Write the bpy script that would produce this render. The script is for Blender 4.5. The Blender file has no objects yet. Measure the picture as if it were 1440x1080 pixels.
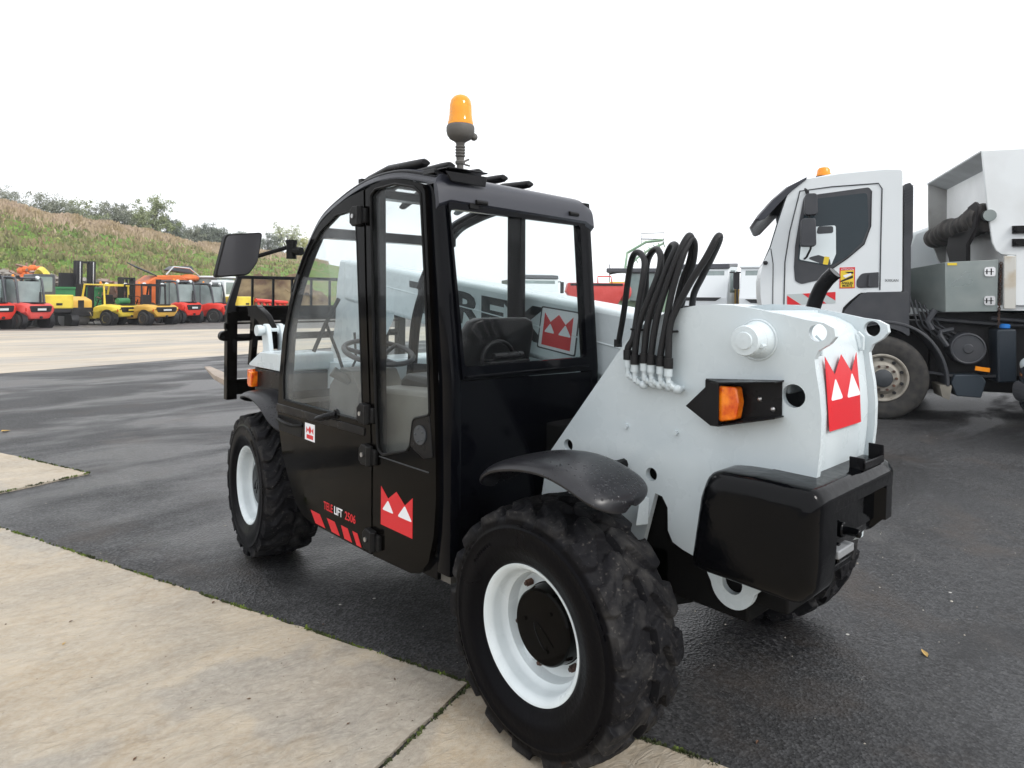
import bpy, bmesh, math, random
from mathutils import Vector, Matrix, Euler
random.seed(7)
PI = math.pi
scene = bpy.context.scene
col = scene.collection

# ---------------------------------------------------------------- camera
YAW, ROLL, FPX = 0.750961, 0.008851, 951.18
CAM = Vector((-2.437, -1.580, 1.5239))
FWD = Vector((math.sin(YAW), math.cos(YAW), 0))
RGT0 = Vector((math.cos(YAW), -math.sin(YAW), 0))
UP0 = Vector((0, 0, 1))
RGT = RGT0 * math.cos(ROLL) + UP0 * math.sin(ROLL)
UPV = -RGT0 * math.sin(ROLL) + UP0 * math.cos(ROLL)
cam_d = bpy.data.cameras.new('camera')
cam_d.sensor_width = 36
cam_d.lens = FPX / 1440 * 36
cam_d.shift_y = -(540 - 415.95) / 1440
cam_d.clip_start = 0.05
cam_d.clip_end = 3000
cam = bpy.data.objects.new('camera', cam_d)
col.objects.link(cam)
cam.matrix_world = Matrix(((RGT.x, UPV.x, -FWD.x, CAM.x), (RGT.y, UPV.y, -FWD.y, CAM.y), (RGT.z, UPV.z, -FWD.z, CAM.z), (0, 0, 0, 1)))
scene.camera = cam

# ---------------------------------------------------------------- world: bright overcast
SUN_EL, SUN_AZ = math.radians(40), math.radians(176)
world = bpy.data.worlds.new('World')
scene.world = world
world.use_nodes = True
wt = world.node_tree
wt.nodes.clear()
w_out = wt.nodes.new('ShaderNodeOutputWorld')
w_bg = wt.nodes.new('ShaderNodeBackground')
w_sky = wt.nodes.new('ShaderNodeTexSky')
w_sky.sky_type = 'NISHITA'
w_sky.sun_disc = False
w_sky.sun_elevation = SUN_EL
w_sky.sun_rotation = SUN_AZ
w_sky.dust_density = 4.0
w_hsv = wt.nodes.new('ShaderNodeHueSaturation')
w_hsv.inputs['Saturation'].default_value = 0.12
w_mix = wt.nodes.new('ShaderNodeMix')
w_mix.data_type = 'RGBA'
w_mix.inputs[0].default_value = 0.88
w_tc = wt.nodes.new('ShaderNodeTexCoord')
w_no = wt.nodes.new('ShaderNodeTexNoise')
w_no.inputs['Scale'].default_value = 2.2
w_no.inputs['Detail'].default_value = 4
w_rp = wt.nodes.new('ShaderNodeValToRGB')
w_rp.color_ramp.elements[0].position = 0.3
w_rp.color_ramp.elements[0].color = (11.6, 11.9, 12.4, 1)
w_rp.color_ramp.elements[1].position = 0.7
w_rp.color_ramp.elements[1].color = (12.8, 13.0, 13.3, 1)
wt.links.new(w_tc.outputs['Generated'], w_no.inputs['Vector'])
wt.links.new(w_no.outputs['Fac'], w_rp.inputs['Fac'])
wt.links.new(w_sky.outputs['Color'], w_hsv.inputs['Color'])
wt.links.new(w_hsv.outputs['Color'], w_mix.inputs[6])
wt.links.new(w_rp.outputs['Color'], w_mix.inputs[7])
wt.links.new(w_mix.outputs[2], w_bg.inputs['Color'])
w_bg.inputs['Strength'].default_value = 0.10
wt.links.new(w_bg.outputs['Background'], w_out.inputs['Surface'])

sun_d = bpy.data.lights.new('sun', 'SUN')
sun_d.energy = 1.5
sun_d.angle = math.radians(16)
sun_d.color = (1.0, 0.97, 0.93)
sun = bpy.data.objects.new('sun', sun_d)
col.objects.link(sun)
_sd = Vector((math.sin(SUN_AZ) * math.cos(SUN_EL), math.cos(SUN_AZ) * math.cos(SUN_EL), math.sin(SUN_EL)))
sun.rotation_euler = (-_sd).to_track_quat('-Z', 'Y').to_euler()
sun.location = (0, 0, 30)

scene.view_settings.view_transform = 'Standard'
scene.view_settings.look = 'None'
scene.view_settings.exposure = 0.36
scene.view_settings.gamma = 1
scene.view_settings.use_curve_mapping = False

# ---------------------------------------------------------------- materials
def mat(name, base, rough=0.5, metal=0.0, var=None, vscale=6.0, vmix=(0.35, 0.65), bump=0.0, bscale=60.0, coat=0.0, trans=0.0,
        rvar=0.0, rscale=8.0, emit=None, spec=0.5, detail=5.0, ior=1.45):
    m = bpy.data.materials.new(name)
    m.use_nodes = True
    nt = m.node_tree
    b = nt.nodes['Principled BSDF']
    b.inputs['Roughness'].default_value = rough
    b.inputs['Metallic'].default_value = metal
    b.inputs['Coat Weight'].default_value = coat
    b.inputs['Coat Roughness'].default_value = 0.06
    b.inputs['Specular IOR Level'].default_value = spec
    b.inputs['IOR'].default_value = ior
    b.inputs['Transmission Weight'].default_value = trans
    b.inputs['Base Color'].default_value = (*base, 1)
    tc = nt.nodes.new('ShaderNodeTexCoord')
    if var:
        n = nt.nodes.new('ShaderNodeTexNoise')
        n.inputs['Scale'].default_value = vscale
        n.inputs['Detail'].default_value = detail
        r = nt.nodes.new('ShaderNodeValToRGB')
        r.color_ramp.elements[0].position = vmix[0]
        r.color_ramp.elements[0].color = (*base, 1)
        r.color_ramp.elements[1].position = vmix[1]
        r.color_ramp.elements[1].color = (*var, 1)
        nt.links.new(tc.outputs['Object'], n.inputs['Vector'])
        nt.links.new(n.outputs['Fac'], r.inputs['Fac'])
        nt.links.new(r.outputs['Color'], b.inputs['Base Color'])
    if rvar:
        n = nt.nodes.new('ShaderNodeTexNoise')
        n.inputs['Scale'].default_value = rscale
        n.inputs['Detail'].default_value = 4
        mr = nt.nodes.new('ShaderNodeMapRange')
        mr.inputs['From Min'].default_value = 0.35
        mr.inputs['From Max'].default_value = 0.65
        mr.inputs['To Min'].default_value = max(0.02, rough - rvar)
        mr.inputs['To Max'].default_value = min(1, rough + rvar)
        nt.links.new(tc.outputs['Object'], n.inputs['Vector'])
        nt.links.new(n.outputs['Fac'], mr.inputs['Value'])
        nt.links.new(mr.outputs['Result'], b.inputs['Roughness'])
    if bump:
        n = nt.nodes.new('ShaderNodeTexNoise')
        n.inputs['Scale'].default_value = bscale
        n.inputs['Detail'].default_value = 4
        bp = nt.nodes.new('ShaderNodeBump')
        bp.inputs['Strength'].default_value = bump
        bp.inputs['Distance'].default_value = 0.01
        nt.links.new(tc.outputs['Object'], n.inputs['Vector'])
        nt.links.new(n.outputs['Fac'], bp.inputs['Height'])
        nt.links.new(bp.outputs['Normal'], b.inputs['Normal'])
    if emit:
        b.inputs['Emission Color'].default_value = (*emit[0], 1)
        b.inputs['Emission Strength'].default_value = emit[1]
    return m

def glass(name, tint=(0.86, 0.9, 0.9), haze=0.06, hcol=(0.75, 0.8, 0.82), hscale=3.0, refl=.014):
    m = bpy.data.materials.new(name)
    m.use_nodes = True
    nt = m.node_tree
    nt.nodes.clear()
    out = nt.nodes.new('ShaderNodeOutputMaterial')
    tr = nt.nodes.new('ShaderNodeBsdfTransparent')
    tr.inputs['Color'].default_value = (*tint, 1)
    gl = nt.nodes.new('ShaderNodeBsdfGlossy')
    gl.inputs['Roughness'].default_value = 0.02
    ge = nt.nodes.new('ShaderNodeNewGeometry')
    dt = nt.nodes.new('ShaderNodeVectorMath')
    dt.operation = 'DOT_PRODUCT'
    nt.links.new(ge.outputs['Normal'], dt.inputs[0])
    nt.links.new(ge.outputs['Incoming'], dt.inputs[1])
    ab = nt.nodes.new('ShaderNodeMath')
    ab.operation = 'ABSOLUTE'
    nt.links.new(dt.outputs['Value'], ab.inputs[0])
    om = nt.nodes.new('ShaderNodeMath')
    om.operation = 'SUBTRACT'
    om.inputs[0].default_value = 1
    nt.links.new(ab.outputs[0], om.inputs[1])
    pw = nt.nodes.new('ShaderNodeMath')
    pw.operation = 'POWER'
    pw.inputs[1].default_value = 5
    nt.links.new(om.outputs[0], pw.inputs[0])
    fr = nt.nodes.new('ShaderNodeMapRange')
    fr.inputs['To Min'].default_value = refl
    fr.inputs['To Max'].default_value = .6
    nt.links.new(pw.outputs[0], fr.inputs['Value'])
    mx = nt.nodes.new('ShaderNodeMixShader')
    nt.links.new(fr.outputs['Result'], mx.inputs[0])
    nt.links.new(tr.outputs[0], mx.inputs[1])
    nt.links.new(gl.outputs[0], mx.inputs[2])
    df = nt.nodes.new('ShaderNodeBsdfDiffuse')
    df.inputs['Color'].default_value = (*hcol, 1)
    mx2 = nt.nodes.new('ShaderNodeMixShader')
    tc = nt.nodes.new('ShaderNodeTexCoord')
    n = nt.nodes.new('ShaderNodeTexNoise')
    n.inputs['Scale'].default_value = hscale
    n.inputs['Detail'].default_value = 6
    mr = nt.nodes.new('ShaderNodeMapRange')
    mr.inputs['From Min'].default_value = 0.4
    mr.inputs['From Max'].default_value = 0.75
    mr.inputs['To Min'].default_value = haze * 0.4
    mr.inputs['To Max'].default_value = haze * 3
    nt.links.new(tc.outputs['Object'], n.inputs['Vector'])
    nt.links.new(n.outputs['Fac'], mr.inputs['Value'])
    nt.links.new(mr.outputs['Result'], mx2.inputs[0])
    nt.links.new(mx.outputs[0], mx2.inputs[1])
    nt.links.new(df.outputs[0], mx2.inputs[2])
    nt.links.new(mx2.outputs[0], out.inputs['Surface'])
    return m

def wet_rubber(name, base, rough=0.42):
    """moulded black plastic with rain drops"""
    m = mat(name, base, rough, var=tuple(c * 1.6 for c in base), vscale=9, bump=0.0)
    nt = m.node_tree
    b = nt.nodes['Principled BSDF']
    tc = nt.nodes.new('ShaderNodeTexCoord')
    v = nt.nodes.new('ShaderNodeTexVoronoi')
    v.inputs['Scale'].default_value = 70
    mr = nt.nodes.new('ShaderNodeMapRange')
    mr.inputs['From Min'].default_value = 0.12
    mr.inputs['From Max'].default_value = 0.34
    mr.inputs['To Min'].default_value = 1
    mr.inputs['To Max'].default_value = 0
    n = nt.nodes.new('ShaderNodeTexNoise')
    n.inputs['Scale'].default_value = 7
    mr2 = nt.nodes.new('ShaderNodeMapRange')
    mr2.inputs['From Min'].default_value = 0.45
    mr2.inputs['From Max'].default_value = 0.62
    mul = nt.nodes.new('ShaderNodeMath')
    mul.operation = 'MULTIPLY'
    nt.links.new(tc.outputs['Object'], v.inputs['Vector'])
    nt.links.new(tc.outputs['Object'], n.inputs['Vector'])
    nt.links.new(v.outputs['Distance'], mr.inputs['Value'])
    nt.links.new(n.outputs['Fac'], mr2.inputs['Value'])
    nt.links.new(mr.outputs['Result'], mul.inputs[0])
    nt.links.new(mr2.outputs['Result'], mul.inputs[1])
    bp = nt.nodes.new('ShaderNodeBump')
    bp.inputs['Strength'].default_value = 0.5
    bp.inputs['Distance'].default_value = 0.004
    nt.links.new(mul.outputs[0], bp.inputs['Height'])
    nt.links.new(bp.outputs['Normal'], b.inputs['Normal'])
    ro = nt.nodes.new('ShaderNodeMapRange')
    ro.inputs['To Min'].default_value = rough
    ro.inputs['To Max'].default_value = 0.08
    nt.links.new(mul.outputs[0], ro.inputs['Value'])
    nt.links.new(ro.outputs['Result'], b.inputs['Roughness'])
    return m

M = {}
M['grey'] = mat('light_grey_paint', (0.60, 0.665, 0.69), 0.30, coat=0.25, var=(0.545, 0.61, 0.635), vscale=3, bump=0.06, bscale=300, rvar=0.07)
M['black'] = mat('gloss_black_paint', (0.0020, 0.0017, 0.0015), 0.09, spec=.5, ior=1.17, bump=0.012, bscale=18, rvar=0.05)
M['black2'] = mat('satin_black_paint', (0.005, 0.005, 0.006), 0.32, var=(0.010, 0.010, 0.011), rvar=0.1, ior=1.25)
M['frame'] = mat('cab_frame_paint', (0.0016, 0.0018, 0.0028), 0.13, ior=1.2, rvar=0.06)
M['roofgrey'] = mat('dark_grey_roof_paint', (0.024, 0.026, 0.036), 0.30, bump=0.25, bscale=450, coat=0.1)
M['matte'] = mat('matte_black', (0.005, 0.005, 0.0055), 0.5, var=(0.010, 0.010, 0.010), vscale=15, ior=1.25)
M['void'] = mat('underside_black', (0.004, 0.004, 0.004), 0.85, spec=.2)  # near-black for axles, chassis and rear frame
M['cw'] = mat('counterweight_black', (0.0016, 0.0018, 0.0024), 0.12, ior=1.25, bump=0.12, bscale=34, rvar=0.10, rscale=10)
M['fender'] = wet_rubber('wet_fender_plastic', (0.009, 0.009, 0.011), 0.33)
M['tyre'] = mat('tyre_rubber', (0.010, 0.010, 0.0115), 0.42, bump=0.15, bscale=120, rvar=0.1, rscale=5)
M['red'] = mat('red_vinyl', (0.62, 0.014, 0.022), 0.35)
M['white'] = mat('white_vinyl', (0.80, 0.81, 0.84), 0.35)
M['dkgrey'] = mat('dark_grey_vinyl', (0.045, 0.05, 0.056), 0.5)
M['steel'] = mat('steel', (0.42, 0.42, 0.42), 0.35, metal=0.9)
M['hose'] = mat('hydraulic_hose', (0.010, 0.010, 0.011), 0.42, bump=0.3, bscale=300, rvar=0.08, ior=1.35)
M['amberlens'] = mat('amber_lens', (0.62, 0.05, 0.002), 0.08, coat=0.5, var=(1.0, 0.26, 0.012), vscale=30)
M['beaconglass'] = mat('beacon_amber', (1.0, 0.42, 0.008), 0.05, trans=0.35, coat=0.3)
M['beaconcore'] = mat('beacon_core', (1.0, 0.62, 0.06), 0.4, var=(1.0, 0.45, 0.03), vscale=25)
M['seat'] = mat('seat_vinyl', (0.005, 0.005, 0.0055), 0.34, bump=0.15, bscale=120, ior=1.3)
M['interior'] = mat('cab_interior_plastic', (0.09, 0.085, 0.075), 0.55, var=(0.13, 0.125, 0.11), vscale=5)
M['glass'] = glass('cab_glass', tint=(.95, .97, .97), haze=.010)
M['clearglass'] = glass('rear_glass', tint=(.985, .99, .99), haze=.001, refl=.005)
M['foggy'] = glass('door_glass', tint=(.95, .965, .965), haze=0.034, hscale=2.2)
M['mirror'] = mat('mirror_glass', (0.05, 0.05, 0.055), 0.12, metal=0.2)
M['rust'] = mat('rusty_steel', (0.11, 0.05, 0.03), 0.8, var=(0.03, 0.025, 0.025), vscale=12)
M['forksteel'] = mat('worn_fork_steel', (0.42, 0.34, 0.27), 0.5, var=(0.28, 0.22, 0.18), vscale=8)
M['text_white'] = M['white']

# ---------------------------------------------------------------- mesh helpers
class MB:
    def __init__(s):
        s.v, s.f, s.mi = [], [], []
    def add(s, vs, fs, k=0):
        o = len(s.v)
        s.v += [tuple(v) for v in vs]
        s.f += [tuple(i + o for i in f) for f in fs]
        s.mi += [k] * len(fs)
        return s
    def box(s, x0, x1, y0, y1, z0, z1, k=0):
        v = [(x, y, z) for x in (x0, x1) for y in (y0, y1) for z in (z0, z1)]
        return s.add(v, [(0, 1, 3, 2), (4, 6, 7, 5), (0, 4, 5, 1), (2, 3, 7, 6), (0, 2, 6, 4), (1, 5, 7, 3)], k)
    def obox(s, c, size, rot=(0, 0, 0), k=0):
        R = Euler(rot).to_matrix()
        c = Vector(c)
        v = [c + R @ Vector((x * size[0] / 2, y * size[1] / 2, z * size[2] / 2)) for x in (-1, 1) for y in (-1, 1) for z in (-1, 1)]
        return s.add(v, [(0, 1, 3, 2), (4, 6, 7, 5), (0, 4, 5, 1), (2, 3, 7, 6), (0, 2, 6, 4), (1, 5, 7, 3)], k)
    def prism(s, pts, a, b, ax='x', k=0):
        def m(p, w):
            return {'x': (w, p[0], p[1]), 'y': (p[0], w, p[1]), 'z': (p[0], p[1], w)}[ax]
        n = len(pts)
        v = [m(p, a) for p in pts] + [m(p, b) for p in pts]
        f = [tuple(range(n)), tuple(range(2 * n - 1, n - 1, -1))] + [(i, (i + 1) % n, n + (i + 1) % n, n + i) for i in range(n)]
        return s.add(v, f, k)
    def bridge(s, A, B, k=0):
        n = len(A)
        f = [tuple(range(n)), tuple(range(2 * n - 1, n - 1, -1))] + [(i, (i + 1) % n, n + (i + 1) % n, n + i) for i in range(n)]
        return s.add(list(A) + list(B), f, k)
    def loft(s, rings, caps=True, closed=True, k=0):
        n = len(rings[0])
        v = [p for r in rings for p in r]
        f = []
        for j in range(len(rings) - 1):
            for i in range(n if closed else n - 1):
                a, b = j * n + i, j * n + (i + 1) % n
                f.append((a, b, b + n, a + n))
        if caps:
            f.append(tuple(range(n)))
            f.append(tuple(range(len(v) - 1, len(v) - n - 1, -1)))
        return s.add(v, f, k)
    def tube(s, path, r, n=8, caps=True, closed=False, k=0):
        P = [Vector(p) for p in path]
        R = r if hasattr(r, '__len__') else [r] * len(P)
        rings, up = [], None
        for i, p in enumerate(P):
            if closed:
                t = (P[(i + 1) % len(P)] - P[i - 1])
            else:
                t = (P[min(i + 1, len(P) - 1)] - P[max(i - 1, 0)])
            t.normalize()
            if up is None:
                up = Vector((0, 0, 1)) if abs(t.z) < 0.9 else Vector((1, 0, 0))
            u = (up - t * up.dot(t)).normalized()
            w = t.cross(u)
            up = u
            rings.append([p + (u * math.cos(2 * PI * q / n) + w * math.sin(2 * PI * q / n)) * R[i] for q in range(n)])
        if closed:
            rings.append(rings[0])
            caps = False
        return s.loft(rings, caps, True, k)
    def lathe(s, prof, c=(0, 0, 0), ax='x', n=48, k=0, caps=False):
        rings = []
        for a, r in prof:
            ring = []
            for q in range(n):
                th = 2 * PI * q / n
                y, z = r * math.cos(th), r * math.sin(th)
                p = {'x': (a, y, z), 'y': (z, a, y), 'z': (y, z, a)}[ax]
                ring.append((p[0] + c[0], p[1] + c[1], p[2] + c[2]))
            rings.append(ring)
        return s.loft(rings, caps, True, k)
    def cyl(s, c, r, h, ax='x', n=24, k=0):
        return s.lathe([(-h / 2, r), (h / 2, r)], c, ax, n, k, True)
    def sphere(s, c, r, nu=16, nv=10, sc=(1, 1, 1), k=0):
        rings = []
        for j in range(1, nv):
            ph = PI * j / nv
            rings.append([(c[0] + r * sc[0] * math.sin(ph) * math.cos(2 * PI * q / nu), c[1] + r * sc[1] * math.sin(ph) * math.sin(2 * PI * q / nu), c[2] + r * sc[2] * math.cos(ph)) for q in range(nu)])
        return s.loft(rings, True, True, k)
    def strip(s, prof, x0, x1, th, k=0):
        """sheet following a (y,z) profile between x0 and x1, thickness th inwards (to the right of travel)"""
        A, B = [], []
        n = len(prof)
        for i in range(n):
            a, b = Vector(prof[max(i - 1, 0)]), Vector(prof[min(i + 1, n - 1)])
            t = (b - a).normalized()
            nn = Vector((t.y, -t.x))
            A.append(Vector(prof[i]))
            B.append(Vector(prof[i]) + nn * th)
        rings = [[(x0, a.x, a.y), (x1, a.x, a.y), (x1, b.x, b.y), (x0, b.x, b.y)] for a, b in zip(A, B)]
        return s.loft(rings, True, True, k)
    def build(s, name, m, parent=None, bevel=0.0, bseg=2, smooth=True, fn=None, ang=35, sub=0, harden=False):
        me = bpy.data.meshes.new(name)
        vs = [fn(v) for v in s.v] if fn else s.v
        me.from_pydata(vs, [], s.f)
        ms = m if isinstance(m, (list, tuple)) else [m]
        for q in ms:
            me.materials.append(M[q] if isinstance(q, str) else q)
        me.polygons.foreach_set('material_index', s.mi)
        finish(me, smooth, ang)
        o = bpy.data.objects.new(name, me)
        col.objects.link(o)
        if parent is not None:
            o.parent = parent
        if bevel:
            b = o.modifiers.new('bevel', 'BEVEL')
            b.width = bevel
            b.segments = bseg
            b.limit_method = 'ANGLE'
            b.angle_limit = math.radians(32)
            b.harden_normals = harden
        if sub:
            q = o.modifiers.new('subsurf', 'SUBSURF')
            q.levels = q.render_levels = sub
        return o

def finish(me, smooth=True, ang=35):
    bm = bmesh.new()
    bm.from_mesh(me)
    bmesh.ops.recalc_face_normals(bm, faces=bm.faces)
    if smooth:
        for f in bm.faces:
            f.smooth = True
        lim = math.radians(ang)
        for e in bm.edges:
            if len(e.link_faces) == 2:
                e.smooth = e.calc_face_angle(0) < lim
    bm.to_mesh(me)
    bm.free()

def rpoly(pts, r=0.02, n=4, fixed=False):
    """polygon with rounded corners; r number or list"""
    out = []
    N = len(pts)
    for i in range(N):
        p, a, b = Vector(pts[i]), Vector(pts[i - 1]), Vector(pts[(i + 1) % N])
        rr = r[i] if hasattr(r, '__len__') else r
        u, w = (a - p), (b - p)
        lu, lw = u.length, w.length
        u.normalize(); w.normalize()
        c = max(-1, min(1, u.dot(w)))
        an = math.acos(c)
        if fixed:
            rr = max(rr, .0005)
            an = min(an, math.radians(176))
        elif rr <= 0 or an > math.radians(170):
            out.append(tuple(p))
            continue
        d = min(rr / math.tan(an / 2), lu * 0.48, lw * 0.48)
        s, e = p + u * d, p + w * d
        for k in range(n + 1):
            t = k / n
            q = s * (1 - t) ** 2 + p * 2 * t * (1 - t) + e * t * t
            out.append(tuple(q))
    return out

def circ(c, r, n=24):
    return [(c[0] + r * math.cos(2 * PI * i / n), c[1] + r * math.sin(2 * PI * i / n)) for i in range(n)]

def curve_mesh(cu, fn):
    o = bpy.data.objects.new('tmp', cu)
    col.objects.link(o)
    bpy.context.view_layer.update()
    dg = bpy.context.evaluated_depsgraph_get()
    me = bpy.data.meshes.new_from_object(o.evaluated_get(dg))
    bpy.data.objects.remove(o)
    for v in me.vertices:
        v.co = fn(*v.co)
    return me

def area2(r):
    return sum(r[i][0] * r[(i + 1) % len(r)][1] - r[(i + 1) % len(r)][0] * r[i][1] for i in range(len(r)))

def plate(name, outline, holes, th, fn, m, parent, bevel=0.002):
    """sheet with holes: fn(u, v, w) maps plate space to 3D, w in +-th/2"""
    from mathutils.geometry import tessellate_polygon
    rings = []
    for i, r in enumerate([outline] + list(holes)):
        r = [tuple(p) for p in r]
        if (area2(r) > 0) != (i == 0):
            r = r[::-1]
        rings.append(r)
    flat = [p for r in rings for p in r]
    tris = tessellate_polygon([[Vector((p[0], p[1], 0)) for p in r] for r in rings])
    n = len(flat)
    vs = [fn(p[0], p[1], -th / 2) for p in flat] + [fn(p[0], p[1], th / 2) for p in flat]
    fs = [tuple(t) for t in tris] + [tuple(i + n for i in reversed(t)) for t in tris]
    o = 0
    for r in rings:
        k = len(r)
        fs += [(o + i, o + (i + 1) % k, n + o + (i + 1) % k, n + o + i) for i in range(k)]
        o += k
    mb = MB()
    mb.add(vs, fs)
    return mb.build(name, m, parent, ang=30)

def text(name, s, size, fn, m, parent, sx=1.0, bold=0.0, align='LEFT', th=0.0008, space=1.0):
    cu = bpy.data.curves.new('tmp', 'FONT')
    cu.body = s
    cu.size = size
    cu.extrude = th
    cu.offset = bold
    cu.align_x = align
    cu.space_character = space
    cu.resolution_u = 3
    me = curve_mesh(cu, lambda x, y, z: fn(x * sx, y, z))
    me.name = name
    me.materials.clear()
    me.materials.append(M[m] if isinstance(m, str) else m)
    o = bpy.data.objects.new(name, me)
    col.objects.link(o)
    o.parent = parent
    return o

def tag(o, label=None, cat=None, group=None, kind=None):
    for k, v in (('label', label), ('category', cat), ('group', group), ('kind', kind)):
        if v:
            o[k] = v
    return o

def empty(name, loc=(0, 0, 0), rz=0.0, parent=None):
    o = bpy.data.objects.new(name, None)
    o.empty_display_size = 0.2
    o.location = loc
    o.rotation_euler = (0, 0, rz)
    col.objects.link(o)
    if parent:
        o.parent = parent
    return o

def copy_tree(o, parent=None):
    c = o.copy()
    col.objects.link(c)
    c.parent = parent
    for ch in [x for x in o.children]:
        copy_tree(ch, c)
    return c

def lerp(a, b, t):
    return a + (b - a) * t

def hit(px, dist):
    """ground point along a bearing"""
    d = FWD + RGT0 * ((px - 720) / FPX)
    return Vector((CAM.x + d.x * dist, CAM.y + d.y * dist, 0))
# ================================================================ SETTING
def node(nt, t, **kw):
    n = nt.nodes.new(t)
    for k, v in kw.items():
        n.inputs[k.replace('_', ' ')].default_value = v
    return n

def maprange(nt, src, a, b, c, d):
    n = nt.nodes.new('ShaderNodeMapRange')
    n.inputs['From Min'].default_value = a
    n.inputs['From Max'].default_value = b
    n.inputs['To Min'].default_value = c
    n.inputs['To Max'].default_value = d
    nt.links.new(src, n.inputs['Value'])
    return n.outputs['Result']

def mixc(nt, f, a, b):
    n = nt.nodes.new('ShaderNodeMix')
    n.data_type = 'RGBA'
    for i, v in ((0, f), (6, a), (7, b)):
        if isinstance(v, tuple):
            n.inputs[i].default_value = (*v, 1)
        elif isinstance(v, (int, float)):
            n.inputs[i].default_value = v
        else:
            nt.links.new(v, n.inputs[i])
    return n.outputs[2]

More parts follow.
